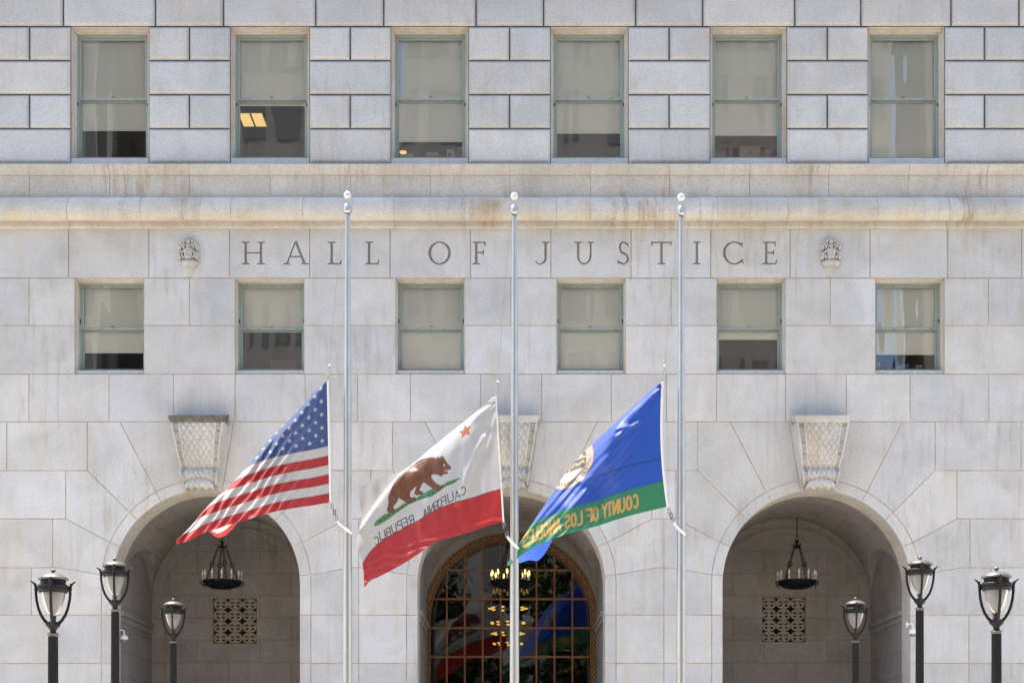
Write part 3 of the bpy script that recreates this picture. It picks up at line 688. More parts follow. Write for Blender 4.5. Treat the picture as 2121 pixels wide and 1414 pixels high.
# back walls (side bays), with openings left for the grilles
VX = [(X(441, YB), X(531.5, YB), Z(1332, YB), Z(1238, YB)), (X(1579, YB), X(1668.5, YB), Z(1329, YB), Z(1236, YB))]
for c, v in ((ARC[0], VX[0]), (ARC[2], VX[1])):
    cx = X(c); x0, x1 = cx - 2.0, cx + 2.0
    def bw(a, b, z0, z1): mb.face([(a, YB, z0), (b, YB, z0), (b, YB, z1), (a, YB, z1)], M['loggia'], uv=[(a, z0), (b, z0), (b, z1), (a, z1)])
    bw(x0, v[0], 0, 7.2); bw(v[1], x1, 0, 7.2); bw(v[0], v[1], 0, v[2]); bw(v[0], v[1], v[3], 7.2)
    for e in ((v[0], v[0], v[2], v[3]), (v[1], v[1], v[2], v[3]), (v[0], v[1], v[2], v[2]), (v[0], v[1], v[3], v[3])):
        mb.face([(e[0], YB, e[2]), (e[1], YB, e[2]) if e[0] != e[1] else (e[0], YB + .25, e[2]), (e[1], YB + .25, e[3]) if e[0] != e[1] else (e[0], YB + .25, e[3]), (e[0], YB + .25 if e[0] != e[1] else YB, e[3])], M['loggia_plain'])
    mb.box(v[0] - .01, v[1] + .01, YB + .25, YB + .27, v[2] - .01, v[3] + .01, M['dark'])
    # wall arch rib on the back wall, imposts on both end walls
    rib = [(cx + 1.93 * math.cos(math.pi * k / 40), VS + 1.93 * 1.04 * math.sin(math.pi * k / 40)) for k in range(41)]
    rb2 = [(cx + 1.78 * math.cos(math.pi * k / 40), VS + 1.78 * 1.04 * math.sin(math.pi * k / 40)) for k in range(41)]
    mb.grid([[(x, YB - .03, z) for x, z in rib], [(x, YB - .03, z) for x, z in rb2], [(x, YB, z) for x, z in rb2]], M['loggia_plain'], False)
for c in ARC:
    for s in (-1, 1):
        xx = X(c) + s * (AR + .01)
        a, b = sorted((xx, xx - s * .06)); mb.box(a, b, .72, YB - .01, 4.33, 4.45, M['loggia_plain'], ch=.01)
        a, b = sorted((xx, xx - s * .03)); mb.box(a, b, .74, YB - .02, 4.20, 4.325, M['loggia_plain'], ch=.01)
# centre bay back wall: stone ring round the bronze window
cx = X(1057.0, YB); WR = 2.03; WZ = Z(1102, YB) - WR
def archp(r, n=48): return [(cx + r * math.cos(math.pi * k / n), WZ + r * math.sin(math.pi * k / n)) for k in range(n + 1)]
A0, A1, A2 = archp(WR), archp(WR + .20), archp(2.9)
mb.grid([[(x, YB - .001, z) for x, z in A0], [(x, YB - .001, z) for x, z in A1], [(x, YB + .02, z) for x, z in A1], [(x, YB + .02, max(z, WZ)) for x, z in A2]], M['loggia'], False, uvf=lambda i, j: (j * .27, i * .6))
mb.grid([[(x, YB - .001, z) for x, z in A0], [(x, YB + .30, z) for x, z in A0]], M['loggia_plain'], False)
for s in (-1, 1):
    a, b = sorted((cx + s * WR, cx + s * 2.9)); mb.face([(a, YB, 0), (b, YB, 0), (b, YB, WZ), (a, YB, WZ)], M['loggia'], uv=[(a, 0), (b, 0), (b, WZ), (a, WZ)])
    mb.face([(cx + s * WR, YB, 0), (cx + s * WR, YB + .3, 0), (cx + s * WR, YB + .3, WZ), (cx + s * WR, YB, WZ)], M['loggia_plain'])
mb.build('loggia', H)

# pierced grilles
def grille(v):
    x0, x1, z0, z1 = v; px_, pz = (x1 - x0) / 3, (z1 - z0) / 4; holes = []
    def ell(cx, cz, rx, rz, n=14, a0=0, a1=2 * math.pi): return [(cx + rx * math.cos(a0 + (a1 - a0) * k / n), cz + rz * math.sin(a0 + (a1 - a0) * k / n)) for k in range(n)]
    r_ = min(px_, pz) * .5
    for i in range(4):
        for j in range(5):       # star-shaped gaps between the circles
            gx, gz = x0 + i * px_, z0 + j * pz; p = []
            for q in range(4):
                a = math.pi / 2 * q; tip = (gx + .46 * px_ * math.cos(a) * .8, gz + .46 * pz * math.sin(a) * .8); mid = (gx + .17 * px_ * math.cos(a + math.pi / 4), gz + .17 * pz * math.sin(a + math.pi / 4)); p += [tip, mid]
            p = [(min(max(a, x0 + .008), x1 - .008), min(max(b, z0 + .008), z1 - .008)) for a, b in p]
            pp = []
            for q in p:
                if not pp or (abs(q[0] - pp[-1][0]) + abs(q[1] - pp[-1][1])) > 1e-4: pp.append(q)
            if len(pp) > 3: holes.append(pp)
    for i in range(3):
        for j in range(4):
            cx_, cz_ = x0 + (i + .5) * px_, z0 + (j + .5) * pz
            for s in (-1, 1):
                ex, ez = cx_ + s * .20 * px_, cz_ - .18 * pz; holes.append(ell(ex, ez, .10 * px_, .10 * pz, 10))
                o1 = [(cx_ + s * .20 * px_ + .15 * px_ * math.cos(R(a)), cz_ + .03 * pz + .18 * pz * math.sin(R(a))) for a in range(10, 175, 20)]
                i1 = [(cx_ + s * .20 * px_ + .12 * px_ * math.cos(R(a)), cz_ - .02 * pz + .10 * pz * math.sin(R(a))) for a in range(170, 5, -20)]
                holes.append(o1 + i1)
    vv, ff = [], []
    for pl in [[(x0, z0), (x1, z0), (x1, z1), (x0, z1)]] + [ccw(h) for h in holes]:
        b = len(vv); vv += [Vector(q) for q in pl]; ff.append(list(range(b, b + len(pl))))
    ov, oe, of, _, _, orf = delaunay_2d_cdt(vv, [], ff, 0, 1e-5); mb = MB(); ed = {}
    for f, o_ in zip(of, orf):
        solid = (0 in o_) and not any(k > 0 for k in o_)
        if solid:
            mb.face([(ov[i].x, YB + .06, ov[i].y) for i in f], M['grille']); mb.face([(ov[i].x, YB + .12, ov[i].y) for i in f], M['grille'])
            for k in range(3): e = tuple(sorted((f[k], f[(k + 1) % 3]))); ed[e] = ed.get(e, 0) + 1
    for (a, b), n in ed.items():
        if n == 1: mb.face([(ov[a].x, YB + .06, ov[a].y), (ov[b].x, YB + .06, ov[b].y), (ov[b].x, YB + .12, ov[b].y), (ov[a].x, YB + .12, ov[a].y)], M['grille'])
    # raised circle outlines
    for i in range(3):
        for j in range(4):
            cx_, cz_ = x0 + (i + .5) * px_, z0 + (j + .5) * pz
            mb.tube([(cx_ + .46 * px_ * math.cos(a * math.pi / 12), YB + .058, cz_ + .46 * pz * math.sin(a * math.pi / 12)) for a in range(24)], .010, M['grille'], 6, closed=True)
            for s in (-1, 1): mb.tube([(cx_ + s * (.02 + .17 * px_ * (1 - math.cos(a))), YB + .057, cz_ + .10 * pz + .12 * pz * math.sin(a)) for a in (0, .6, 1.2, 1.8, 2.4, 3.0)], .007, M['grille'], 5)
    mb.build('pierced_grille', H)
grille(VX[0]); grille(VX[1])

# bronze lobby window
mb = MB(); yw = YB + .12; cxw = cx
def arch_in(r, n=48): return [(cxw - r, 0.0)] + [(cxw - r * math.cos(math.pi * k / n), WZ + r * math.sin(math.pi * k / n)) for k in range(n + 1)] + [(cxw + r, 0.0)]
a, b, c_, d_ = arch_in(WR - .003), arch_in(WR - .045), arch_in(WR - .155), arch_in(WR - .185)
mb.grid([[(x, yw - .03, z) for x, z in a], [(x, yw - .03, z) for x, z in b], [(x, yw, z) for x, z in b]], M['bronze'], False)
mb.grid([[(x, yw, z) for x, z in c_], [(x, yw - .025, z) for x, z in c_], [(x, yw - .025, z) for x, z in d_], [(x, yw + .08, z) for x, z in d_]], M['bronze'], False)
W_ = mb.build('lobby_window', H)
mb = MB(); mb.grid([[(x, yw + .002, z) for x, z in b], [(x, yw + .002, z) for x, z in c_]], M['bronze_orn'], False)
rm = WR - .10; tot = WZ * 2 + math.pi * rm; n = 118
def along(t):
    if t < WZ: return (cxw - rm, t, 1.0, 0.0)
    if t < WZ + math.pi * rm:
        an = (t - WZ) / rm; return (cxw - rm * math.cos(an), WZ + rm * math.sin(an), math.cos(an), -math.sin(an))
    return (cxw + rm, WZ - (t - WZ - math.pi * rm), -1.0, 0.0)
for ph in (0, math.pi):
    pts = []
    for k in range(n * 5 + 1):
        t = tot * k / (n * 5); x, z, nx, nz = along(t); q = .036 * math.sin(t * 2 * math.pi / .27 + ph); pts.append((x + nx * q, yw - .006, z + nz * q))
    mb.tube(pts, .0075, M['gold'], 5)
for k in range(int(tot / .27)):
    x, z, nx, nz = along((k + .5) * .27 + .067); mb.ball((x, yw - .004, z), (.016, .01, .016), M['gold'], 8)
mb.build('ornamental_border', W_)
mb = MB(); ri = WR - .18
for k in range(-4, 5 + 0):
    xx = X(1037 + 37.1 * k - 0, YB + .2)
    if abs(xx - cxw) < ri: mb.box(xx - .020, xx + .020, yw + .0, yw + .07, 0, WZ + math.sqrt(ri * ri - (xx - cxw) ** 2) + .02, M['bronze'])
for k in range(-1, 9):
    zz = Z(1240.5, YB + .2) + .667 * (1 - k)
    if zz < 0: continue
    hw = ri if zz < WZ else math.sqrt(max(0, ri * ri - (zz - WZ) ** 2))
    if hw > .3: mb.box(cxw - hw, cxw + hw, yw + .003, yw + .067, zz - .022, zz + .022, M['bronze'])
mb.build('glazing_bars', W_)
mb = MB(); q = arch_in(ri + .01, 40); mb.face([(x, yw + .04, z) for x, z in q], M['doorglass']); mb.build('window_glass', W_)
# lobby interior
mb = MB()
def room2(x0, x1, y0, y1, z0, z1, mat):
    v = [(x0, y0, z0), (x1, y0, z0), (x1, y1, z0), (x0, y1, z0), (x0, y0, z1), (x1, y0, z1), (x1, y1, z1), (x0, y1, z1)]
    for f in ((0, 1, 2, 3), (7, 6, 5, 4), (1, 5, 6, 2), (2, 6, 7, 3), (4, 0, 3, 7)): mb.face([v[i] for i in f], mat)
room2(-4.5, 4.5, YB + .32, 22, .01, 8.2, M['room']); mb.build('lobby', H)

# ------------------------------------------------------------------ things seen in the windows
def at(px, py, y): return (X(px, y), y, Z(py, y))
mb = MB(); mb.box(-6.60, -6.0, 5.3, 6.1, 16.885, 16.92, M['white'])
for k in range(2): mb.box(-6.575 + k * .30, -6.325 + k * .30, 5.33, 6.07, 16.875, 16.884, M['troffer'])
mb.face([(-6.32, 5.33, 16.872), (-6.28, 5.33, 16.872), (-6.28, 6.07, 16.872), (-6.32, 6.07, 16.872)], M['card'])
tag(mb.build('ceiling_light'), 'lit yellow twin ceiling light seen through the second upper window from the left', 'ceiling light')
def carton(px0, px1, py0, py1, y, label, mark=True, dy=.28):
    r = empty('cardboard_box', (X((px0 + px1) / 2, y), y + dy / 2, Z(py1, y)))
    ox, oy, oz = r.location
    b = MB(); x0, x1, z0, z1 = X(px0, y) - ox, X(px1, y) - ox, 0, Z(py0, y) - oz
    b.box(x0, x1, -dy / 2, dy / 2, z0, z1, M['card'], ch=.004); b.build('carton', r)
    l = MB(); l.box(x0 - .004, x1 + .004, -dy / 2 - .004, dy / 2, z1 - .03, z1 + .004, M['card'], ch=.002); l.build('lid', r)
    if mark:
        m_ = MB(); xm = (x0 + x1) / 2; zm = (z0 + z1) / 2; yy = -dy / 2 - .004
        m_.face([(xm - .055, yy, zm - .04), (xm - .02, yy, zm - .03), (xm, yy, zm - .045), (xm + .055, yy, zm - .04), (xm + .04, yy, zm - .01), (xm + .012, yy, zm + .0), (xm + .01, yy, zm + .045), (xm - .02, yy, zm + .045), (xm - .022, yy, zm), (xm - .055, yy, zm - .02)], M['blueprint']); m_.build('printed_mark', r)
    return tag(r, label, 'box', 'cardboard boxes in the fifth upper window')
carton(1532, 1576, 303, 328, .85, 'larger cardboard box with blue mark in the middle of the upper window sill')
carton(1576.5, 1614, 311, 328, .86, 'low cardboard box with blue mark at the right side of the upper window')
carton(1487, 1516, 301, 328, 1.2, 'plain brown cardboard box standing behind the small white-lidded one', False)
carton(1481, 1505, 314, 328, .86, 'small pale cardboard box at the left end of the upper window', False)
def small(name, label, cat, px, py, y, parts, group=None):
    r = empty(name, at(px, py, y)); tag(r, label, cat, group)
    for nm, fn in parts:
        b = MB(); fn(b); b.build(nm, r)
    return r
small('paper_card', 'white card with dark square printed on it standing in the third upper window', 'card', 934, 325, .80,
      [('sheet', lambda b: b.box(-.085, .085, 0, .02, 0, .155, M['paper'])), ('print', lambda b: b.box(-.065, .01, -.003, -.001, .01, .075, M['dark']))])
small('folder_stack', 'tan paper folders lying in the middle of the third upper window', 'folders', 897, 325, .82,
      [('folder', lambda b: b.box(-.15, .16, 0, .25, 0, .035, M['card'], ch=.004)), ('sheet', lambda b: b.box(-.14, .10, .0, .22, .037, .10, M['paper'], ch=.01))])
small('paper_stack', 'white papers on the left of the third upper window sill', 'papers', 845, 325, .8,
      [('stack', lambda b: b.box(-.17, .12, 0, .2, 0, .05, M['paper'], ch=.004))])
mb = MB(); mb.lathe([(0, 0), (.075, .0), (.08, .015), (.075, .03), (0, .03)], (X(835, 3.0), 3.0, Z(317, 3.0)), M['troffer'], 20)
tag(mb.build('round_ceiling_lamp'), 'small round glowing lamp low in the third upper window from the left', 'lamp')
def papers(b):
    for k in range(7):
        a = .12 + .05 * k; b.box(-.16, .16, .01 * k, .01 * k + .16, .008 * k, .008 * k + .004, M['paper'])
        b.v[-24:] = [(x_, y_, z_ + (x_ + .16) * a * .32) for x_, y_, z_ in b.v[-24:]]
small('paper_pile', 'loose pile of white papers fanned out in the rightmost lower window', 'papers', 1868, 762, .58, [('sheets', papers)])
small('picture_frame', 'small wooden picture frame at the right of the rightmost lower window', 'picture frame', 1903, 762, .6,
      [('frame', lambda b: b.box(-.08, .08, 0, .02, 0, .065, M['card'], ch=.003)), ('photo', lambda b: b.box(-.06, .06, -.003, -.001, .012, .052, M['paper']))])
small('white_binder', 'white binder standing at the left edge of the rightmost lower window', 'binder', 1820, 762, .6,
      [('cover', lambda b: b.box(-.05, .03, 0, .2, 0, .13, M['paper'], ch=.006)), ('ring_hole', lambda b: b.box(-.02, -.0, -.003, -.001, .02, .05, M['dark']))])
small('cabinet', 'dim wooden cabinet inside the second lower window from the left', 'cabinet', 588, 762, 1.5,
      [('top', lambda b: b.box(-.32, .30, -.02, .42, .135, .16, M['card'], ch=.004)), ('body', lambda b: b.box(-.30, .28, 0, .4, -.8, .133, M['card'], ch=.004))])

# ------------------------------------------------------------------ chandeliers
def chandelier(loc, chain_top, lit, label, rot=0.0):
    r = empty('chandelier', loc); r.rotation_euler.z = rot; tag(r, label, 'chandelier', 'wrought iron chandeliers hanging in the arches')
    I = M['iron']
    def links(b, p, q, L=.075, th=.0065):
        p, q = Vector(p), Vector(q); d = q - p; n = max(1, int(d.length / (L * .78))); u = d.normalized()
        s1 = u.cross(Vector((0, 1, 0))); s1 = s1.normalized() if s1.length > .1 else Vector((1, 0, 0)); s2 = u.cross(s1)
        for k in range(n):
            c = p + d * ((k + .5) / n); s = s1 if k % 2 else (s1 * .5 + s2 * .86)
            b.tube([c + u * (L * .5 * math.cos(a)) + s * (.021 * math.sin(a)) for a in [2 * math.pi * i / 10 for i in range(10)]], th, I, 5, closed=True)
    b = MB()   # basket: hoops, cresting and a shallow woven bowl
    for rad, z, th in ((.40, .0, .018), (.405, .045, .012), (.33, -.055, .012), (.22, -.095, .012)): b.tube([(rad * math.cos(a), rad * math.sin(a), z) for a in [2 * math.pi * i / 36 for i in range(36)]], th, I, 6, closed=True)
    for k in range(24):
        a = 2 * math.pi * k / 24
        for da in (.13, -.13): b.tube([(.405 * math.cos(a), .405 * math.sin(a), .045), (.40 * math.cos(a + da), .40 * math.sin(a + da), -.01), (.33 * math.cos(a + 2 * da), .33 * math.sin(a + 2 * da), -.055), (.22 * math.cos(a + 2.6 * da), .22 * math.sin(a + 2.6 * da), -.095), (.04 * math.cos(a), .04 * math.sin(a), -.115)], .009, I, 5)
    P = [[(rad * math.cos(2 * math.pi * k / 24), rad * math.sin(2 * math.pi * k / 24), z) for k in range(25)] for rad, z in ((.405, .03), (.39, -.02), (.33, -.05), (.22, -.09), (.05, -.11))]; b.grid(P, I)
    b.build('basket', r)
    b = MB()
    for k in range(12):
        a = 2 * math.pi * (k + .5) / 12; ca, sa = math.cos(a), math.sin(a)
        pts = [((.40 + .035 * math.sin(t) + .028) * ca, (.40 + .035 * math.sin(t) + .028) * sa, .01 - .05 * math.cos(t)) for t in np.linspace(-2.2, 2.0, 9)]; b.tube(pts, .008, I, 5)
        b.tube([(.43 * ca, .43 * sa, -.04), (.475 * ca, .475 * sa, -.02), (.49 * ca, .49 * sa, .03)], .006, I, 5)
        b.ball((.41 * ca, .41 * sa, -.075), .014, I, 8)
    b.build('scroll_ornaments', r)
    for k in range(12):
        a = 2 * math.pi * k / 12 + .16; x, y = .42 * math.cos(a), .42 * math.sin(a)
        c = MB(); c.lathe([(.0, .035), (.045, .045), (.05, .058), (.018, .062)], (x, y, 0), I, 12); c.lathe([(.0165, .06), (.0165, .165), (0, .165)], (x, y, 0), M['candle'], 10); o = c.build('candle', r)
        d = MB(); d.lathe([(.010, .165), (.022, .19), (.0245, .215), (.020, .245), (.010, .275), (.0, .292)], (x, y, 0), M['bulb_on' if lit else 'bulb_off'], 12); d.build('bulb', o)
    for k in range(4):
        a = math.pi / 2 * k + .42; ca, sa = math.cos(a), math.sin(a); b = MB()
        p, q = (.36 * ca, .36 * sa, .05), (.085 * ca, .085 * sa, .80); m_ = tuple(.5 * (i + j) for i, j in zip(p, q)); lo = tuple(i + (j - i) * .46 for i, j in zip(p, q)); hi = tuple(i + (j - i) * .55 for i, j in zip(p, q))
        links(b, p, lo); links(b, hi, q)
        for t in range(6): b.ball((m_[0] + .05 * math.cos(t * math.pi / 3), m_[1], m_[2] + .05 * math.sin(t * math.pi / 3)), (.013, .010, .013), I, 6)
        b.tube([(m_[0] + .034 * math.cos(t * math.pi / 5), m_[1], m_[2] + .034 * math.sin(t * math.pi / 5)) for t in range(10)], .009, I, 5, closed=True)
        b.build('hanging_chain', r)
    b = MB(); b.lathe([(.0, .775), (.085, .79), (.09, .80), (.03, .83), (.022, .90), (.03, .94), (0, .97)], (0, 0, 0), I, 12)
    for k in range(4):
        a = math.pi / 2 * k + .42; ca, sa = math.cos(a), math.sin(a)
        b.tube([((.04 + .05 * s_) * ca, (.04 + .05 * s_) * sa, z) for s_, z in ((.0, .84), (.8, .80), (1.3, .84), (1.1, .875), (.75, .865), (.85, .845))], .009, I, 5)
        b.tube([((.02 + .03 * s_) * ca, (.02 + .03 * s_) * sa, z) for s_, z in ((.0, .90), (.8, .905), (1.1, .935), (.7, .955))], .008, I, 5)
    b.build('crown', r)
    b = MB(); links(b, (0, 0, .96), (0, 0, chain_top - loc[2]), L=.085); b.build('ceiling_chain', r)
    return r
YC = 2.15
for px, lit, lb, ro in ((460, False, 'black iron chandelier with unlit candles in the left arch below the striped flag', .0), (1057, True, 'black iron chandelier with glowing yellow candles behind the middle flagpole', .2), (1650.5, False, 'black iron chandelier with unlit candles on a long chain in the right arch', .3)):
    zc = Z(1208, YC); chandelier((X(px, YC), YC, zc), 6.66, lit, lb, ro)
# lobby chandeliers behind the glass
hz = 360 * (33 + 8) / 3300 + CAMZ
for n_, (y, lb) in enumerate(((8.0, 'nearest glowing multi-lamp chandelier in the lobby behind the glass'), (11.7, 'second glowing chandelier deeper in the lobby behind the glass'), (14.9, 'third glowing chandelier deep in the lobby behind the glass'), (18.4, 'farthest glowing chandelier at the back of the lobby'))):
    r = empty('lobby_chandelier', (X(1052, y), y, hz)); tag(r, lb, 'chandelier', 'glowing chandeliers inside the lobby')
    b = MB(); b.tube([(.45 * math.cos(a), .45 * math.sin(a), .06) for a in [2 * math.pi * i / 30 for i in range(30)]], .016, M['iron'], 6, closed=True)
    for k in range(6): a = k * math.pi / 3; b.tube([(0, 0, .5), (.2 * math.cos(a), .2 * math.sin(a), .32), (.45 * math.cos(a), .45 * math.sin(a), .06)], .010, M['iron'], 5)
    b.tube([(0, 0, .5), (0, 0, 8.15 - hz)], .012, M['iron'], 6); b.build('frame', r)
    for k in range(10):
        a = 2 * math.pi * k / 10 + .3 * n_; b = MB(); b.lathe([(0, -.022), (.035, -.016), (.055, .012), (.05, .022), (0, .022)], (.46 * math.cos(a), .46 * math.sin(a), 0), M['lobbylight'], 12); b.build('lamp_bowl', r)

# ------------------------------------------------------------------ security cameras
def seccam(px, py, y, s, label):
    r = empty('security_camera', (X(px, y), y, Z(py, y))); tag(r, label, 'security camera')
    b = MB(); b.lathe([(0, .12), (.02, .115), (.03, .08), (.07, .06), (.085, .035), (.085, -.01), (.07, -.02), (0, -.02)], (0, 0, 0), M['white'], 20); b.build('housing', r)
    b = MB(); b.lathe([(.062, -.02), (.058, -.045), (.035, -.072), (0, -.08)], (0, 0, 0), simple('smoked_dome', (.2, .2, .2), .1), 16); b.build('dome', r)
    b = MB(); b.tube([(0, 0, .11), (0, 0, .17), (-s * .05, 0, .19), (-s * .13, 0, .17)], .014, M['white'], 8); b.box(-s * .13 - .012, -s * .13 + .012, -.05, .05, .12, .22, M['white'], ch=.004); b.build('bracket', r)
seccam(257, 1322, .62, 1, 'small white dome security camera on the left arch jamb behind a lamp post')
seccam(1891, 1310, -.16, 1, 'small white dome security camera beside the right arch behind a lamp post')

# ------------------------------------------------------------------ street lamps
def lamp(px, top_py, y, ground, label, tilt, rot):
    """finial top of the lamp at (px, top_py); 4 arms carrying the lantern"""
    zt = Z(top_py, y); r = empty('street_lamp', (X(px, y), y, ground)); Hp = zt - ground - .825   # post height
    tag(r, label, 'street lamp', 'dark bronze street lamps before the arches'); L = M['lampiron']; K = M['lampcap']; u = .00118
    def z(v): return Hp + (882 - v) * u
    b = MB(); b.lathe([(.0, 0), (.17, 0), (.17, .08), (.13, .12), (.115, .30), (.085, .36), (.072, .42)], (0, 0, 0), L, 32)
    b.lathe([(.072, .42), (.067, 1.4), (.0615, Hp - .02)], (0, 0, 0), L, 96, flute=16, fd=.008); b.lathe([(.0615, Hp - .02), (.0615, Hp), (.0, Hp)], (0, 0, 0), L, 32); b.build('fluted_post', r)
    h = empty('tmp', (0, 0, 0)); bpy.data.objects.remove(h)
    rt = Matrix.Translation((0, 0, Hp)) @ Matrix.Rotation(tilt, 4, 'Y') @ Matrix.Rotation(rot, 4, 'Z') @ Matrix.Translation((0, 0, -Hp))
    def fin(b_, nm, par=None):
        b_.v = [tuple(rt @ Vector(q)) for q in b_.v]; return b_.build(nm, par or r)
    b = MB(); b.lathe([(.03, z(905)), (.064, z(900)), (.066, z(893)), (.060, z(886)), (.078, z(882)), (.080, z(876)), (.072, z(870))], (0, 0, 0), K, 32)
    b.lathe([(.072, z(870)), (.05, z(862)), (.036, z(850)), (.038, z(838)), (.055, z(815)), (.072, z(800)), (.074, z(752)), (.066, z(746)), (.02, z(744)), (0, z(744))], (0, 0, 0), L, 32)
    b.lathe([(.018, z(746)), (.018, z(690)), (.012, z(676)), (0, z(676))], (0, 0, 0), L, 12); fin(b, 'fitter')
    b = MB(); b.lathe([(.012, z(682)), (.040, z(672)), (.078, z(630)), (.108, z(580)), (.132, z(520)), (.146, z(465)), (.152, z(438)), (.152, z(430))], (0, 0, 0), M['globe'], 48, flute=24, fd=.004)
    b.lathe([(.0, z(664)), (.03, z(655)), (.055, z(610)), (.06, z(540)), (.045, z(470)), (.0, z(455))], (0, 0, 0), M['bulb_off'], 20); fin(b, 'glass_globe')
    b = MB(); b.lathe([(.150, z(442)), (.170, z(440)), (.172, z(428)), (.182, z(425)), (.187, z(408)), (.187, z(388)), (.196, z(382)), (.198, z(372)), (.190, z(362)), (.172, z(356)), (.168, z(348)), (.150, z(340)), (.158, z(318)), (.150, z(305)), (.0, z(305))], (0, 0, 0), L, 48)
    for k in range(40): a = 2 * math.pi * k / 40; b.ball((.187 * math.cos(a), .187 * math.sin(a), z(398)), (.009, .009, .011), L, 6)
    fin(b, 'collar')
    b = MB(); b.lathe([(.150, z(306)), (.184, z(304)), (.189, z(298)), (.189, z(290)), (.182, z(284)), (.150, z(262)), (.105, z(244)), (.05, z(234)), (.016, z(230))], (0, 0, 0), K, 48); cp = fin(b, 'cap')
    b = MB(); b.lathe([(.012, z(232)), (.014, z(226)), (.026, z(214)), (.033, z(205)), (.030, z(197)), (.018, z(191)), (.014, z(188)), (.0, z(184))], (0, 0, 0), K, 20); fin(b, 'finial', cp)
    for k in range(4):
        a = math.pi / 2 * k; ca, sa = math.cos(a), math.sin(a); b = MB()
        prof = [(.060, 790), (.072, 760), (.110, 725), (.150, 670), (.180, 600), (.200, 520), (.207, 460), (.207, 410)]
        b.tube([(q * ca, q * sa, z(v)) for q, v in prof], [.024, .023, .020, .019, .018, .0175, .0175, .020], L, 10)
        b.ball((.208 * ca, .208 * sa, z(398)), (.024, .024, .020), L, 10)
        pr2 = [(.207, 395), (.212, 372), (.225, 350), (.243, 333), (.262, 322), (.278, 318)]
        b.tube([(q * ca, q * sa, z(v)) for q, v in pr2], [.016, .018, .015, .012, .009, .005], L, 8)
        for t in (-1, 1):
            b.ball((.214 * ca - t * .024 * sa, .214 * sa + t * .024 * ca, z(352)), (.011, .011, .018), L, 8)
        P = []      # acanthus leaf standing on the arm
        for i in range(8):
            q = i / 7; wd = .028 * math.sin(math.pi * min(1, q * .95 + .12)) ** .7; rr_ = .212 + .022 * q; zz = z(372 - 92 * q)
            P.append([((rr_ - .012 * abs(s_)) * ca - s_ * wd * sa, (rr_ - .012 * abs(s_)) * sa + s_ * wd * ca, zz) for s_ in (-1, -.5, 0, .5, 1)])
        if k == 3: b.grid(P, L); b.grid([[(x - .008 * ca, y_ - .008 * sa, z_) for x, y_, z_ in row] for row in P], L)
        fin(b, 'arm')
    return r
GL, GU = -.80, 0.0
lamp(110, 1177, -13.1, -.14, 'largest street lamp at the far left against the plain granite wall', 0, .14)
lamp(238.5, 1154, -8.2, GU, 'tallest left street lamp, its post overlapping the left edge of the arch', -.012, .18)
lamp(359, 1238, -3.1, GU, 'smallest left street lamp, standing inside the dark left arch opening', 0, .10)
lamp(2064, 1173, -12.9, -.14, 'largest street lamp at the far right against the plain granite wall', 0, -.08)
lamp(1905, 1151, -8.2, GU, 'tallest right street lamp, its post beside the right edge of the arch', .012, -.10)
lamp(1772, 1236, -3.4, GU, 'smallest right street lamp, standing inside the dark right arch opening', 0, -.12)

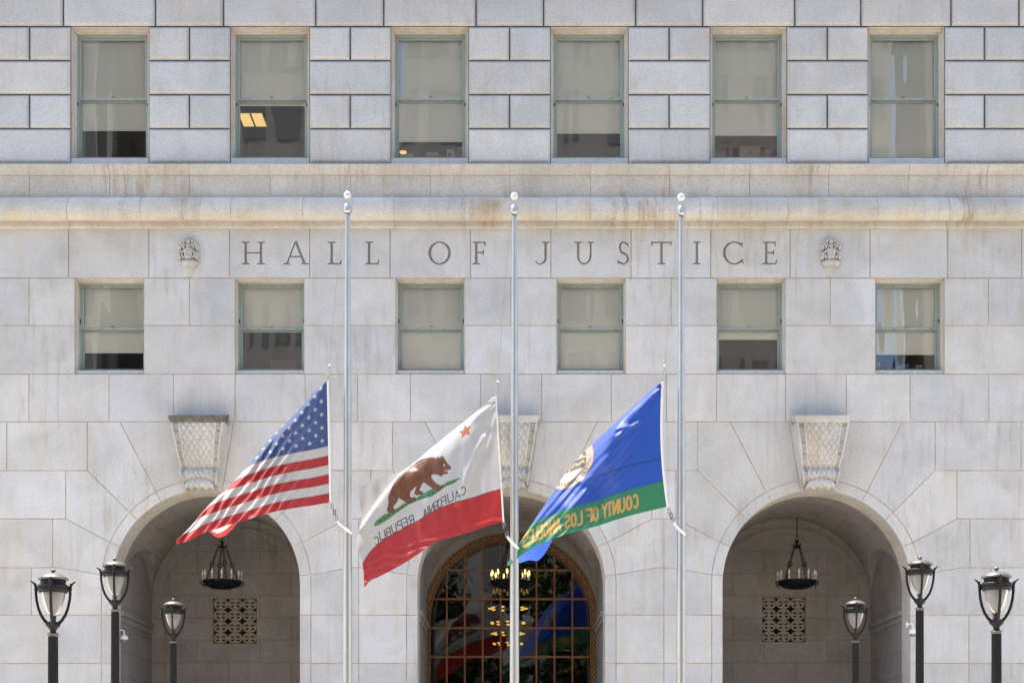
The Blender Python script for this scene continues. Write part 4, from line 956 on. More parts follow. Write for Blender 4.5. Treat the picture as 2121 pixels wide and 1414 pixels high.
# ------------------------------------------------------------------ flagpoles
YP = -8.0
def pole(px, ball_py, sag, label, loop):
    r = empty('flagpole', (X(px, YP), YP, 0)); tag(r, label, 'flagpole', 'three brushed aluminium flagpoles'); s = (D + YP) / 3300
    f = lambda v: Z(ball_py + v, YP)
    b = MB(); zt = f(38); b.lathe([(.14, 0), (.14, .05), (.09, .10), (.0745, .14), (.073, 2.5), (.066, 5.0), (.052, 7.5), (.036, zt - .06), (.036, zt), (.0, zt)], (0, 0, 0), M['alu'], 28)
    for zz, rr_ in ((4.1, .0705), (7.0, .0575)): b.lathe([(rr_, zz), (rr_, zz + .012)], (0, 0, 0), M['alu'], 28)
    b.build('shaft', r)
    b = MB(); b.lathe([(.0, f(37)), (.03, f(37)), (.03, f(35.5)), (.060, f(34.5)), (.0635, f(33)), (.0585, f(19.5)), (.05, f(18.5)), (0, f(18.5))], (0, 0, 0), M['alu'], 28); b.build('truck', r)
    b = MB(); b.tube([(0, 0, f(19)), (0, 0, f(5))], .007, M['alu'], 8); b.ball((0, 0, f(-.5)), .0605, M['ball'], 28); b.build('ball_finial', r)
    ox, oy = r.location.x, YP
    b = MB(); (tx, ty), (bx, by) = sag
    yy = YP - .10
    P0 = (X(px - 5, YP) - ox, -.10, f(38)); P1 = (X(tx, yy) - ox, -.10, Z(ty, yy))
    b.tube([P0, ((P0[0] + P1[0]) / 2 - .015, -.10, (P0[2] + P1[2]) / 2), P1], .0022, M['chain'], 5)
    P2 = (X(bx, yy) - ox, -.10, Z(by, yy))
    b.tube([(P1[0] + .01, -.09, P1[2]), (P1[0] + .05, -.09, (P1[2] + P2[2]) / 2), (P2[0] + .01, -.09, P2[2])], .002, M['chain'], 5)
    b.build('halyard', r)
    b = MB()      # snap links above and below the flag
    for k in range(7):
        t = k / 6; px_, py_ = tx + (loop[0][0] - tx) * t, ty + (loop[0][1] - ty) * t
        b.ball((X(px_, yy) - ox, -.10, Z(py_, yy)), (.011, .011, .016), M['chain'], 8)
    b.ball(P1, .02, M['rope'], 8); b.build('snap_chain', r); b = MB()
    for k in range(3): 
        t = (k + .5) / 3; px_, py_ = bx + (loop[1][0] - bx) * t, by + (loop[1][1] - by) * t
        b.tube([(X(px_, yy) - ox + .018 * math.cos(a), -.10, Z(py_, yy) + .045 * math.sin(a)) for a in [2 * math.pi * i / 10 for i in range(10)]], .008, M['chain' if k != 1 else 'black'], 5, closed=True)
    b.build('snap_hook', r)
    b = MB(); qx, qy = loop[1]; ex, ey = px + 9, qy + 26
    pts = []
    for k in range(9):
        t = k / 8; pts.append((X(qx + (ex - qx) * t, yy) - ox, -.10, Z(qy + (ey - qy) * (t ** .75), yy)))
    b.tube(pts, .019, M['rope'], 8); b.build('rope_loop', r)
    return r
pole(720, 405, ((682.5, 756), (686, 1043)), 'left silver flagpole flying the stars and stripes at half staff', ((678, 786), (699, 1078)))
pole(1065.5, 407.5, ((1031, 790), (1043, 1083)), 'middle silver flagpole flying the white and red bear flag at half staff', ((1027, 816), (1051, 1110)))
pole(1411, 409.5, ((1376.5, 757), (1384, 1053)), 'right silver flagpole flying the blue and green county flag at half staff', ((1371, 787), (1396, 1081)))

# ------------------------------------------------------------------ flags
def interp(xs, ys, t):      # smooth (Catmull-Rom) interpolation
    xs = np.asarray(xs, float); ys = np.asarray(ys, float); m = np.gradient(ys, xs); t = np.clip(t, xs[0], xs[-1])
    i = np.clip(np.searchsorted(xs, t) - 1, 0, len(xs) - 2); h = xs[i + 1] - xs[i]; s = (t - xs[i]) / h
    return (2 * s**3 - 3 * s**2 + 1) * ys[i] + (s**3 - 2 * s**2 + s) * h * m[i] + (-2 * s**3 + 3 * s**2) * ys[i + 1] + (s**3 - s**2) * h * m[i + 1]
def inpoly(x, y, P):
    c = np.zeros(x.shape, bool); n = len(P)
    for i in range(n):
        (x0, y0), (x1, y1) = P[i - 1], P[i]
        if y0 == y1: continue
        k = ((y0 > y) != (y1 > y)) & (x < (x1 - x0) * (y - y0) / (y1 - y0) + x0); c ^= k
    return c
def segd(x, y, a, b):
    dx, dy = b[0] - a[0], b[1] - a[1]; L = dx * dx + dy * dy + 1e-12; t = np.clip(((x - a[0]) * dx + (y - a[1]) * dy) / L, 0, 1)
    return np.hypot(x - a[0] - t * dx, y - a[1] - t * dy)
def polyd(x, y, P, closed=False):
    d = np.full(x.shape, 1e9)
    for i in range(0 if closed else 1, len(P)): d = np.minimum(d, segd(x, y, P[i - 1], P[i]))
    return d
def arcp(cx, cy, rx, ry, a0, a1, n=10): return [(cx + rx * math.cos(R(a0 + (a1 - a0) * k / n)), cy + ry * math.sin(R(a0 + (a1 - a0) * k / n))) for k in range(n + 1)]
FONT = {'A': [[(0, 0), (.5, 1), (1, 0)], [(.2, .33), (.8, .33)]], 'B': [[(0, 0), (0, 1), (.6, 1)], arcp(.6, .76, .3, .24, 90, -90), [(0, .52), (.6, .52)], arcp(.62, .26, .36, .26, 90, -90), [(.62, 0), (0, 0)]],
    'C': [arcp(.5, .5, .5, .5, 50, 310, 16)], 'E': [[(1, 0), (0, 0), (0, 1), (1, 1)], [(0, .5), (.8, .5)]], 'F': [[(0, 0), (0, 1), (1, 1)], [(0, .5), (.8, .5)]],
    'G': [arcp(.5, .5, .5, .5, 50, 330, 16), [(.95, .25), (.95, .45), (.6, .45)]], 'I': [[(.5, 0), (.5, 1)]], 'L': [[(0, 1), (0, 0), (.9, 0)]], 'N': [[(0, 0), (0, 1), (1, 0), (1, 1)]],
    'O': [arcp(.5, .5, .5, .5, 0, 360, 20)], 'P': [[(0, 0), (0, 1), (.6, 1)], arcp(.6, .74, .36, .26, 90, -90), [(.6, .48), (0, .48)]], 'R': [[(0, 0), (0, 1), (.6, 1)], arcp(.6, .74, .36, .26, 90, -90), [(.6, .48), (0, .48)], [(.5, .48), (1, 0)]],
    'S': [arcp(.5, .75, .42, .25, 30, 270, 10), arcp(.5, .25, .45, .25, 90, -150, 10)], 'T': [[(0, 1), (1, 1)], [(.5, 1), (.5, 0)]], 'U': [[(0, 1), (0, .35)], arcp(.5, .35, .5, .35, 180, 360, 10), [(1, .35), (1, 1)]], 'Y': [[(0, 1), (.5, .5), (1, 1)], [(.5, .5), (.5, 0)]]}
def glyph_mask(x, y, ch, o, ex, ey, hw):
    """letter drawn with axes ex (its width) and ey (its height) from corner o"""
    m = np.zeros(x.shape, bool); bb = max(abs(ex[0]) + abs(ey[0]), abs(ex[1]) + abs(ey[1])) + 2 * hw
    k = (abs(x - o[0]) < bb * 1.2) & (abs(y - o[1]) < bb * 1.2)
    if not k.any(): return m
    xx, yy = x[k], y[k]; d = np.full(xx.shape, 1e9)
    for st in FONT[ch]: d = np.minimum(d, polyd(xx, yy, [(o[0] + ex[0] * a + ey[0] * b, o[1] + ex[1] * a + ey[1] * b) for a, b in st]))
    m[k] = d < hw; return m
def star_pts(cx, cy, r, rot=0, sx=1.0, q=.40): return [(cx + sx * (r if k % 2 == 0 else r * q) * math.sin(rot + k * math.pi / 5), cy - (r if k % 2 == 0 else r * q) * math.cos(rot + k * math.pi / 5)) for k in range(10)]

def make_flag(name, spec, paint, relief, label, NU=460, NV=300):
    """spec: u, bottom edge x/y, upright lean, visible height, cloth height, bend size, how the hidden part hangs"""
    S = np.array(spec['cols'], float); u = np.linspace(0, 1, NU)[:, None] * np.ones((1, NV)); v = np.ones((NU, 1)) * np.linspace(0, 1, NV)[None, :]
    g = lambda k: interp(S[:, 0], S[:, k], u)
    bx, by, lx, vis, H_, rr_, kx, ky, kd = (g(i) for i in range(1, 10))
    s = v * H_; rr_ = np.maximum(rr_, .5); a = np.maximum(vis - rr_, 1)
    t = np.clip((s - a) / rr_, 0, math.pi); rem = np.maximum(s - a - math.pi * rr_, 0)
    h = np.where(s < a, s, a + rr_ * np.sin(t)); unit = (D + YP) / 3300
    dep = rr_ * (1 - np.cos(t)) * spec.get('bend', 1.6) * unit + rem * kd * unit
    px = bx + lx * h + rem * kx; py = by - h - np.where(rem > 0, rem * ky, 0) 
    if 'extra' in spec: px, py, dep = spec['extra'](u, v, px, py, dep)
    front = t < 1.75
    dep = dep + relief(u, v, px, py) + spec['yoff']
    y = YP + dep
    P = np.stack([(px - PX0) * (D + y) / 3300.0, y, CAMZ + (HOR - py) * (D + y) / 3300.0], -1)
    c = paint(u, v, px, py, front)
    org = P[0, NV // 2].copy(); P = P - org
    idx = np.arange(NU * NV).reshape(NU, NV); F = np.stack([idx[:-1, :-1], idx[1:, :-1], idx[1:, 1:], idx[:-1, 1:]], -1).reshape(-1, 4)
    me = bpy.data.meshes.new('cloth'); me.vertices.add(NU * NV); me.vertices.foreach_set('co', P.reshape(-1).astype('f'))
    me.loops.add(F.size); me.loops.foreach_set('vertex_index', F.reshape(-1).astype('i')); me.polygons.add(len(F)); me.polygons.foreach_set('loop_start', np.arange(0, F.size, 4).astype('i')); me.polygons.foreach_set('loop_total', np.full(len(F), 4, 'i'))
    me.update(calc_edges=True); me.polygons.foreach_set('use_smooth', np.ones(len(F), bool))
    at_ = me.attributes.new('dye', 'FLOAT_COLOR', 'POINT'); at_.data.foreach_set('color', np.concatenate([c.reshape(-1, 3), np.ones((NU * NV, 1))], 1).astype('f').ravel())
    me.materials.append(M['cloth']); r = empty(name, tuple(org)); tag(r, label, 'flag', 'flags flown at half staff')
    o = bpy.data.objects.new('cloth', me); COL.objects.link(o); o.parent = r
    # canvas heading along the hoist
    b = MB(); w_ = spec.get('head', 4.0) * unit
    q = [P[0, k] for k in range(0, NV, 12)] + [P[0, -1]]; b.grid([[tuple(p + np.array([-.004, -.006, 0])) for p in q], [tuple(p + np.array([w_, -.006, 0])) for p in q], [tuple(p + np.array([w_, .006, 0])) for p in q], [tuple(p + np.array([-.004, .006, 0])) for p in q]], M['rope'], close_u=True); b.build('canvas_heading', r)
    return r
def wob(a, b, seed, n=7, lo=.7, hi=1.6):
    rs = np.random.RandomState(seed); o = 0
    for k in range(n): f = rs.uniform(lo, hi, 2); p = rs.uniform(0, 6.28, 2); o = o + np.sin(a * f[0] * 6.28 + p[0] + 1.3 * np.sin(b * f[1] * 4 + p[1]))
    return o / n
def ridge(px, py, pts, w, amp, side=1): return amp * np.exp(-(polyd(px, py, pts) / w) ** 2)
WHT = np.array([.46, .45, .43]); RED = np.array([.36, .022, .024]); NAVY = np.array([.050, .082, .205])

# stars and stripes -------------------------------------------------
zx = lambda a: 340 + a / 3.535
zy = lambda a: 740 + a / 3.535
usb = [(0, 1212, 1058), (.10, 1100, 1080), (.22, 950, 1102), (.36, 780, 1135), (.5, 610, 1186), (.62, 500, 1216), (.74, 390, 1250), (.86, 275, 1292), (.94, 190, 1338), (1.0, 90, 1366)]
usl = [(1190, 168), (1090, 268), (930, 438), (800, 568), (690, 690), (620, 780), (560, 852), (450, 958), (350, 1048), (260, 1140), (180, 1240), (120, 1312), (70, 1345)]
cols = []
for (u_, bxz, byz) in usb:
    q = -.045 * (1 - u_)
    for it in range(1):
        sy = float(np.interp(bxz - 10, [p[0] for p in usl][::-1], [p[1] for p in usl][::-1])) if u_ > 0 else 168
    vis = (byz - sy) / 3.535; Hh = 252 * (1 - .10 * u_)
    ky = {0: 0, .10: .2, .22: .35, .36: .5, .5: .62, .62: .64, .74: .50, .86: .16, .94: .08, 1.0: .02}[u_]
    cols.append((u_, zx(bxz), zy(byz), -.09 * (1 - u_) if u_ == 0 else -.03 * (1 - u_), vis if u_ > 0 else 252, Hh, 1 if u_ == 0 else min(18, vis * .16), .03 * u_, -ky, .35 - .2 * ky))
# hoist leans slightly towards the top corner
cols[0] = (0, zx(1212), zy(1058), -.022, 252, 252, .5, 0, 0, 0)
def us_paint(u, v, px, py, front):
    k = np.floor((v) * 13).astype(int); c = np.where((k % 2 == 0)[..., None], RED, WHT)
    cant = (v > 6 / 13) & (u < .475); c[cant] = NAVY
    for i in range(9):
        n_ = 6 if i % 2 == 0 else 5
        for j in range(n_):
            su = .475 * ((2 * j + (1 if i % 2 == 0 else 2)) / 12); sv = 6 / 13 + (7 / 13) * (i + 1) / 10
            d = (abs(u - su) < .03) & (abs(v - sv) < .04)
            if d.any():
                m = np.zeros(u.shape, bool); m[d] = inpoly((u[d] - su) * 330, -(v[d] - sv) * 245, star_pts(0, 0, 5.3, .12)); c[m] = (.46, .46, .46)
    ln = (np.abs(v * 13 - np.round(v * 13)) < .035) & (u > .0); c[ln & ~cant] *= .72
    return c
def us_relief(u, v, px, py):
    # fine wrinkles run steeply from lower left to upper right, bigger folds near the silhouette
    a = (px * .80 + py * .58); b = (px * -.5 + py * .8); n_ = wob(px / 210, py / 190, 3)
    env = np.clip(u * 2.6, 0, 1) * (.35 + .65 * np.clip(.5 + n_ * 1.2, 0, 1))
    w1 = np.sin(a / 2.6 + 3.2 * wob(a / 160, b / 90, 5)); w2 = np.sin((px * .93 + py * .30) / 2.1 + 2.6 * wob(px / 120, py / 80, 15)); f = (.044 * np.arcsin(w1 * .98) / 1.5 + .018 * w2 * np.clip(wob(px / 70, py / 60, 16) * 3, 0, 1)) * env + .72 * v * np.clip((u - .05) * 2.6, 0, 1) ** 1.5
    f += .026 * wob(a / 62, b / 260, 8) * np.clip(u * 2, 0, 1) + .05 * wob(u * .9, v * .5, 4) * u
    f += .013 * wob(a / 28, b / 120, 18) * np.clip(v * 1.4, .2, 1) * np.clip(u * 3, 0, 1)
    return f
make_flag('striped_flag', dict(cols=cols, yoff=-.08, head=4.0), us_paint, us_relief, 'red and white striped flag with white stars on blue, hanging from the left flagpole')

# bear flag ---------------------------------------------------------
ox_, oy_, sc_ = 700, 780, 3.074
bb_ = [(0, 1050, 925, 1000, 120), (.10, 950, 950, 935, 172), (.2, 850, 985, 845, 250), (.33, 735, 1018, 735, 338), (.46, 615, 1053, 610, 440), (.58, 500, 1135, 490, 540), (.68, 410, 1192, 415, 594), (.78, 330, 1236, 330, 625), (.88, 255, 1275, 240, 655), (.95, 205, 1298, 180, 680), (1.0, 168, 1340, 132, 705)]
cols = []
for u_, x0, y0, x1, y1 in bb_:
    vis = (y0 - y1) / sc_; cols.append((u_, ox_ + x0 / sc_, oy_ + y0 / sc_, (x1 - x0) / (y0 - y1), vis * 3, vis, .5, 0, 0, 0))
CREASE = [(430, 590), (330, 700), (240, 815), (180, 900), (120, 985), (92, 1040), (60, 1200), (0, 1300)]
def bear_zoom(px, py): return (px - ox_) * sc_, (py - oy_) * sc_
def bear_extra(u, v, px, py, dep):
    x, y = bear_zoom(px, py)
    # left edge of the cloth bulges out between the red band and the crease
    e = np.clip((u - .82) / .18, 0, 1) ** 2
    px = px - e * (30 / sc_) * np.exp(-((y - 1050) / 95) ** 2) + e * (14 / sc_) * np.exp(-((y - 900) / 60) ** 2)
    x, y = bear_zoom(px, py)
    P = CREASE; above = np.interp(x, [p[0] for p in P][::-1], [p[1] for p in P][::-1]) - y
    k = 1 / (1 + np.exp(-(above) / 3.5)); dep = dep + .22 * k * np.clip((440 - x) / 120, 0, 1) - .10 * np.exp(-(np.minimum(above, 0) / 80) ** 2) * np.clip((520 - x) / 120, 0, 1) * (1 - k)
    return px, py, dep
BEAR = [(718, 573), (714, 588), (700, 590), (690, 595), (699, 606), (692, 618), (675, 616), (657, 632), (640, 622), (612, 618), (594, 622), (592, 642), (612, 668), (640, 688), (668, 697), (674, 704), (644, 720), (612, 713), (580, 692), (556, 673), (540, 668), (530, 688), (516, 722), (540, 734), (538, 745), (500, 751), (487, 742), (497, 715), (506, 688), (488, 702), (458, 732), (456, 762), (478, 774), (488, 764), (494, 772), (470, 800), (440, 801), (402, 776), (384, 765), (376, 792), (346, 830), (362, 842), (356, 856), (326, 864), (314, 850), (324, 800), (322, 768), (340, 718), (354, 682), (385, 640), (430, 600), (478, 560), (520, 531), (560, 518), (610, 515), (628, 522), (636, 510), (646, 514), (655, 520), (656, 508), (667, 506), (675, 518), (690, 543), (704, 561)]
GRASS = [(230, 948), (240, 922), (290, 880), (330, 864), (372, 842), (420, 808), (480, 786), (540, 745), (600, 714), (660, 692), (700, 668), (778, 643), (738, 674), (682, 697), (642, 727), (600, 757), (520, 780), (445, 812), (362, 872), (300, 917), (258, 942)]
STAR = [(853, 308), (834, 338), (841, 370), (813, 365), (785, 396), (789, 362), (766, 350), (800, 337), (806, 305), (822, 324)]
TXT = [('C', 814, 742), ('A', 778, 768), ('L', 736, 782), ('I', 716, 792), ('F', 690, 806), ('O', 664, 822), ('R', 638, 838), ('N', 612, 856), ('I', 590, 868), ('A', 572, 886), ('R', 486, 928), ('E', 446, 945), ('P', 412, 962), ('U', 376, 985), ('B', 338, 1008), ('L', 304, 1026), ('I', 286, 1034), ('C', 264, 1062)]
def bear_paint(u, v, px, py, front):
    x, y = bear_zoom(px, py); c = np.ones(u.shape + (3,)) * WHT
    line = interp([0, .1, .2, .33, .46, .58, .68, .78, .88, .95, 1.0], [712, 738, 770, 800, 850, 920, 965, 1010, 1070, 1130, 1188], u)
    red = y > line; c[red] = RED; c[(abs(y - line) < 3.0)] *= .6
    fr_ = v < .85
    P = CREASE; below = y > np.interp(x, [p[0] for p in P][::-1], [p[1] for p in P][::-1]) - 2
    fr_ = below | (x > 435)
    g_ = inpoly(x, y, GRASS) & fr_; c[g_] = (.06, .20, .075)
    gd = (polyd(x, y, GRASS, True) < 2.0) & fr_; c[gd] = (.07, .16, .06)
    rs = np.random.RandomState(5)
    for t in range(17):
        gx = 270 + t * 28; gy = np.interp(gx, [230, 420, 540, 660, 778], [935, 818, 762, 708, 650]) + 6
        m = inpoly(x, y, [(gx - 13, gy + 4), (gx - 5, gy - 2), (gx - 1, gy - 10), (gx + 3, gy - 3), (gx + 12, gy - 4), (gx + 4, gy + 4)]) & g_; c[m] = (.06, .04, .03)
    b_ = inpoly(x, y, BEAR) & fr_
    tex = np.sin(x / 6 + 2 * np.sin(y / 17)) * np.sin(y / 7 + 2 * np.sin(x / 19))
    col = np.array([.165, .058, .026]) * (1 + .18 * tex[..., None]); c = np.where(b_[..., None], col, c)
    d = polyd(x, y, BEAR, True); c[(d < 9) & b_ & (tex > -.2)] = (.18, .065, .035); c[(d < 3.0) & (b_ | (d < 2.0)) & fr_] = (.06, .03, .03)
    for P_ in ([(610, 515), (596, 560), (598, 610), (560, 650)], [(520, 620), (530, 670)], [(400, 640), (395, 700), (430, 740), (455, 762)], [(345, 720), (375, 765)], [(640, 525), (660, 560), (660, 600)], [(676, 545), (690, 566), (712, 584)]):
        c[(polyd(x, y, P_) < 4.5) & b_] = (.12, .045, .03)
    c[np.hypot(x - 676, y - 562) < 5] = (.7, .68, .62); c[inpoly(x, y, [(676, 594), (696, 594), (696, 602), (680, 606)])] = (.60, .14, .06)
    c[inpoly(x, y, STAR)] = (.42, .13, .045)
    for ch, tx, ty in TXT:
        dn = .62 if tx > 560 else .5; w_ = 30 if tx > 730 else (25 if tx > 560 else 27); h_ = 50
        if ch == 'I': tx_ = tx + 0
        m = glyph_mask(x, y, ch, (tx, ty), (-w_, w_ * dn * .9), (-6 if tx > 560 else -10, -h_), 3.7); c[m & fr_ & ~red] = (.085, .075, .07)
    return c
def bear_relief(u, v, px, py):
    x, y = bear_zoom(px, py)
    # folds fan out from the upper hoist corner
    dx, dy = 1000 - x, y - 120; ang = np.arctan2(dy, dx + 60); rad = np.hypot(dx, dy)
    f = .016 * np.sin(ang * 17 + 1.5 * wob(ang * 2, rad / 900, 3)) * np.exp(-rad / 420) + .035 * wob(ang * .8, rad / 900, 6) * np.clip(rad / 500, 0, 1)
    f += .05 * np.exp(-(polyd(x, y, [(965, 330), (925, 400), (880, 470), (835, 590), (790, 720), (760, 790)]) / 26) ** 2) * -1.3 * np.clip((y - 320) / 60, 0, 1)
    f += ridge(x, y, [(560, 490), (470, 600), (400, 740), (300, 860), (220, 980)], 60, -.10)
    te = np.interp(x, [132, 240, 330, 415, 490, 610, 735, 845, 935, 1000], [705, 655, 625, 594, 540, 440, 338, 250, 172, 120]); f += .20 * np.clip(1 - (y - te) / 150, 0, 1) ** 2 * np.clip((990 - x) / 200, 0, 1) * np.clip((x - 400) / 120, 0, 1) + .42 * np.clip(v, 0, 1) * np.clip((u - .25) * 2.5, 0, 1)
    f += .024 * wob(x / 130, y / 300, 12) + .009 * np.sin(y / 9 + x / 40 + 3 * wob(x / 200, y / 200, 2)) * np.clip((y - np.interp(x, [100, 1050], [1180, 850])) / 40, 0, 1)
    return f
make_flag('bear_flag', dict(cols=cols, yoff=-.08, extra=bear_extra, head=3.2), bear_paint, bear_relief, 'white flag with walking brown bear, orange star and red band on the middle flagpole', 480, 340)

# county flag -------------------------------------------------------
cx0, cy0 = 1020, 740
zc_x = lambda a: cx0 + a / sc_
zc_y = lambda a: cy0 + a / sc_
cb = [(0, 1110, 950), (.10, 1000, 975), (.20, 900, 1000), (.31, 790, 1032), (.43, 680, 1068), (.55, 560, 1100), (.66, 455, 1130), (.76, 360, 1166), (.86, 270, 1205), (.93, 200, 1245), (1.0, 95, 1330)]
cs = [(1075, 155), (900, 310), (780, 420), (640, 545), (560, 622), (480, 712), (410, 812), (370, 880), (290, 992), (230, 1092), (170, 1178), (90, 1318)]
cols = []
for (u_, bxz, byz) in cb:
    sy = float(np.interp(bxz - 25 * (1 - u_), [p[0] for p in cs][::-1], [p[1] for p in cs][::-1]))
    vis = max((byz - sy) / sc_, 4); Hh = 259 * (1 - .06 * u_); ky = {0: 0, .10: .1, .2: .2, .31: .35, .43: .45, .55: .5, .66: .53, .76: .56, .86: .44, .93: .22, 1.0: .0}[u_]
    cols.append((u_, zc_x(bxz), zc_y(byz), -.045 * (1 - u_), vis, Hh, min(22, vis * .2), .05 * (u_ > .6), -ky, .30))
cols[0] = (0, zc_x(1110), zc_y(950), -.043, 259, 259, .5, 0, 0, 0)
BLUE = np.array([.020, .082, .40]); GRN = np.array([.032, .20, .095]); GOLD = np.array([.54, .31, .075])
def co_extra(u, v, px, py, dep):      # the hoist bellies a little to the left of a straight line
    e = np.exp(-u * 9); return px - e * 8 * np.sin(math.pi * v) * (1 - .3 * v), py, dep
def co_paint(u, v, px, py, front):
    x, y = (px - cx0) * sc_, (py - cy0) * sc_; c = np.ones(u.shape + (3,)) * BLUE
    gv = .208; c[v < gv] = GRN; c[np.abs(v - gv) < .004] *= .7
    sm = interp([0, .2, .43, .66], [.385, .40, .40, .40], u); c[(np.abs(v - sm) < .0045) & (u < .75)] *= .45
    # lettering, running from the hoist to the fly
    T = [('C', .170), ('O', .212), ('U', .256), ('N', .298), ('T', .340), ('Y', .374), ('O', .437), ('F', .478), ('L', .540), ('O', .578), ('S', .620), ('A', .682), ('N', .722), ('G', .766), ('E', .808), ('L', .842), ('E', .872), ('S', .905)]
    for ch, tu in T:
        m = glyph_mask(u * 330, v * 259, ch, (tu * 330, .052 * 259), (9.6, 0), (0, 26.5), 2.3); c[m & front] = GOLD
    # seal
    sx, sy = 488, 672; X_ = (x - sx); Y_ = (y - sy) + .35 * X_; rr_ = np.hypot(X_, Y_)
    f = front & (rr_ < 156)
    c[f] = (.33, .31, .26); c[f & (rr_ > 148)] = GOLD; c[f & (rr_ < 117)] = GOLD; c[f & (rr_ < 111)] = (.045, .05, .085)
    inn = f & (rr_ < 111)
    c[inn & (np.abs(X_ - 2) < 4)] = GOLD; c[inn & (np.abs(X_ + 62) < 4)] = GOLD; c[inn & (np.abs(Y_ + 8) < 5) & (X_ > 0)] = GOLD; c[inn & (Y_ > 60)] = (.66, .65, .68); c[inn & (np.abs(Y_ - 60) < 3)] = GOLD
    c[inn & (polyd(X_, Y_, [(15, 35), (40, 20), (62, 30), (88, 14), (94, 26)]) < 5)] = GOLD; c[inn & (polyd(X_, Y_, [(10, -40), (30, -55), (60, -40), (85, -50)]) < 5)] = (.72, .58, .34); c[inn & (polyd(X_, Y_, [(20, -25), (80, -22)]) < 7)] = (.74, .60, .36)
    for k in range(6): c[inn & (polyd(X_, Y_, [(-44 + 3 * k, 48 - k * 17), (-20 + 2 * k, 38 - k * 17)]) < 4)] = GOLD
    for k, ch in enumerate('CALIFORNIA'):
        a = R(32 + 9.5 * k); px_, py_ = 120 * math.cos(a), 120 * math.sin(a)
        m = glyph_mask(X_, Y_, ch, (px_ + 18 * math.cos(a) + 0, py_ + 18 * math.sin(a)), (-13 * math.sin(a), 13 * math.cos(a)), (-18 * math.cos(a), -18 * math.sin(a)), 2.2); c[m & f] = (.06, .06, .09)
    for k in range(7):
        a = R(-60 + 14 * k); c[f & (np.hypot(X_ - 132 * math.cos(a), Y_ - 132 * math.sin(a)) < 3.5)] = (.10, .10, .14)
    return c
def co_relief(u, v, px, py):
    x, y = (px - cx0) * sc_, (py - cy0) * sc_; dx, dy = 1075 - x, y - 155; ang = np.arctan2(dy, dx + 40); rad = np.hypot(dx, dy)
    f = .020 * np.sin(ang * 15 + 2 * wob(ang * 1.5, rad / 700, 9)) * np.exp(-rad / 260) + .03 * wob(ang * .9, rad / 800, 21) * np.clip(rad / 500, 0, 1)
    # pulled crease below the upper edge and the pucker under the seal
    f += ridge(x, y, [(780, 455), (860, 440)], 16, -.035) + ridge(x, y, [(790, 505), (870, 450), (935, 412)], 14, -.038)
    f += ridge(x, y, [(560, 790), (640, 765), (705, 766)], 22, -.045) + ridge(x, y, [(800, 500), (740, 640), (640, 760), (560, 900), (500, 960)], 75, -.12)
    a = px * .75 + py * .66; q = np.clip((u - .30 + .06 * np.sin(v * 9)) * 5, 0, 1); f += .80 * v * q * q * (3 - 2 * q)
    f += .010 * np.sin(a / 2.0 + 3 * wob(px / 150, py / 150, 7)) * np.exp(-((x - 560) / 260) ** 2)
    f += .024 * wob(a / 26, (px - py) / 200, 31) * np.clip(u * 3, 0, 1)
    return f
make_flag('county_flag', dict(cols=cols, yoff=-.08, extra=co_extra, head=4.6), co_paint, co_relief, 'blue flag with green band reading county of los angeles on the right flagpole', 480, 320)

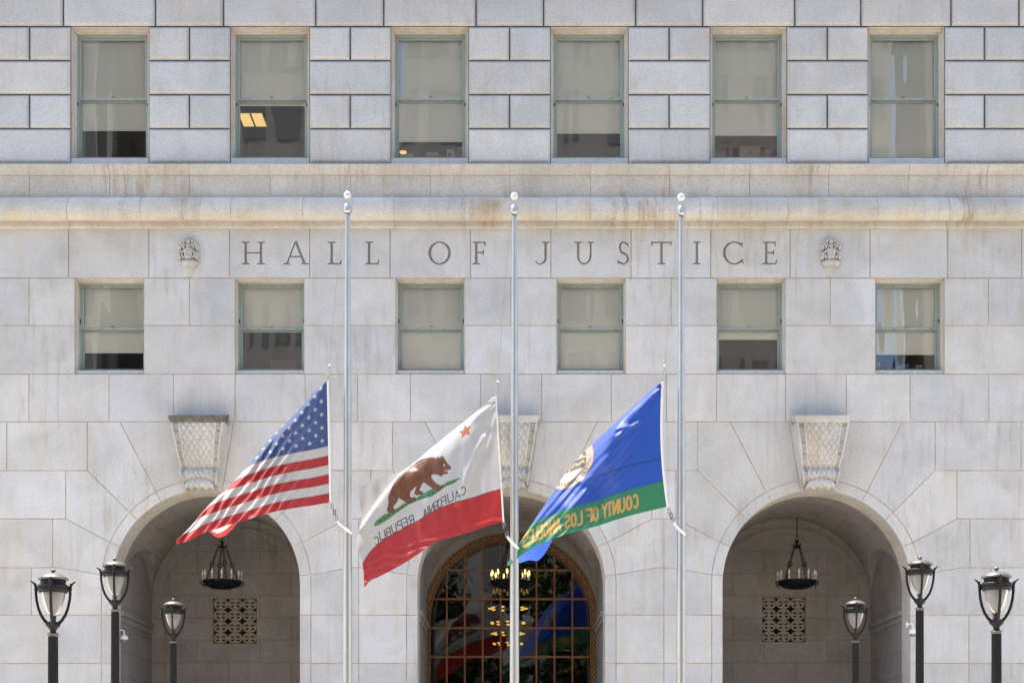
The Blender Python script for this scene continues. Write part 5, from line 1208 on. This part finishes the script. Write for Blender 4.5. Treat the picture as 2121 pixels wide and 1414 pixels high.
# ------------------------------------------------------------------ what stands across the street (seen only as reflections in the glass)
FAC = simple('office_stone', (.52, .48, .41), .85, noise=.12, nscale=.6); FWN = simple('office_window', (.30, .28, .25), .5)
def tower(x0, x1, y, h, label, nx, nz):
    r = empty('office_building', ((x0 + x1) / 2, y, -1)); tag(r, label, 'building', 'office buildings across the street'); hw = (x1 - x0) / 2
    b = MB(); b.box(-hw, hw, -18, 0, 0, h, FAC); b.box(-hw - .4, hw + .4, -18.4, .4, h, h + .9, FAC); b.build('facade', r)
    for j in range(nz):
        b = MB(); z0 = 4 + (h - 5) * j / nz
        for i in range(nx): a = -hw + 2 * hw * (i + .25) / nx; b.box(a, a + hw / nx, .004, .05, z0, z0 + (h - 5) / nz * .6, FWN)
        b.build('window_band', r)
for a in ((-62, -31, -86, 66, 'broad pale office block across the street on the left', 9, 11), (-28, -13, -90, 74, 'slender pale office tower across the street left of centre', 5, 13), (-9, 9, -82, 62, 'pale office block across the street in the middle', 6, 9), (12, 30, -92, 72, 'tall pale office tower across the street right of centre', 6, 12), (33, 64, -84, 64, 'broad pale office block across the street on the right', 9, 10)): tower(*a)
def street_tree(x, y, h, seed, label):
    r = empty('street_tree', (x, y, -1)); tag(r, label, 'tree', 'street trees across the street'); rs = np.random.RandomState(seed)
    b = MB(); b.tube([(0, 0, 0), (.05, 0, h * .25), (-.05, .1, h * .5), (.1, 0, h * .75)], [.28, .22, .15, .06], M['bark'], 8)
    cl = []
    for k in range(14):
        a = rs.uniform(0, 6.28); q = rs.uniform(1.2, h * .28); z = h * rs.uniform(.3, .85); cl.append((q * math.cos(a), q * math.sin(a), z, rs.uniform(1.2, 2.2))); b.tube([(0, 0, z * .55), (q * .5 * math.cos(a), q * .5 * math.sin(a), z * .8), cl[-1][:3]], [.11, .07, .03], M['bark'], 6)
    b.build('trunk', r); b = MB(); cl.append((0, 0, h * .88, 1.8))
    for cx_, cy_, cz_, cr in cl:
        for k in range(420):
            d = rs.normal(size=3); d /= np.linalg.norm(d); p = np.array([cx_, cy_, cz_]) + d * cr * rs.uniform(.5, 1.05) * np.array([1, 1, .8]); e1 = rs.normal(size=3) * .2; e2 = rs.normal(size=3) * .2
            b.face([p, p + e1, p + e1 + e2, p + e2], M['leaf'])
    b.build('crown', r)
for i, (x, y, h, lb) in enumerate(((-13, -52, 16, 'leafy green street tree across the street at the far left'), (-4.5, -50, 17, 'leafy green street tree across the street left of centre'), (4, -51, 17.5, 'leafy green street tree across the street right of centre'), (12.5, -52, 16, 'leafy green street tree across the street at the far right'))): street_tree(x, y, h, 40 + i, lb)
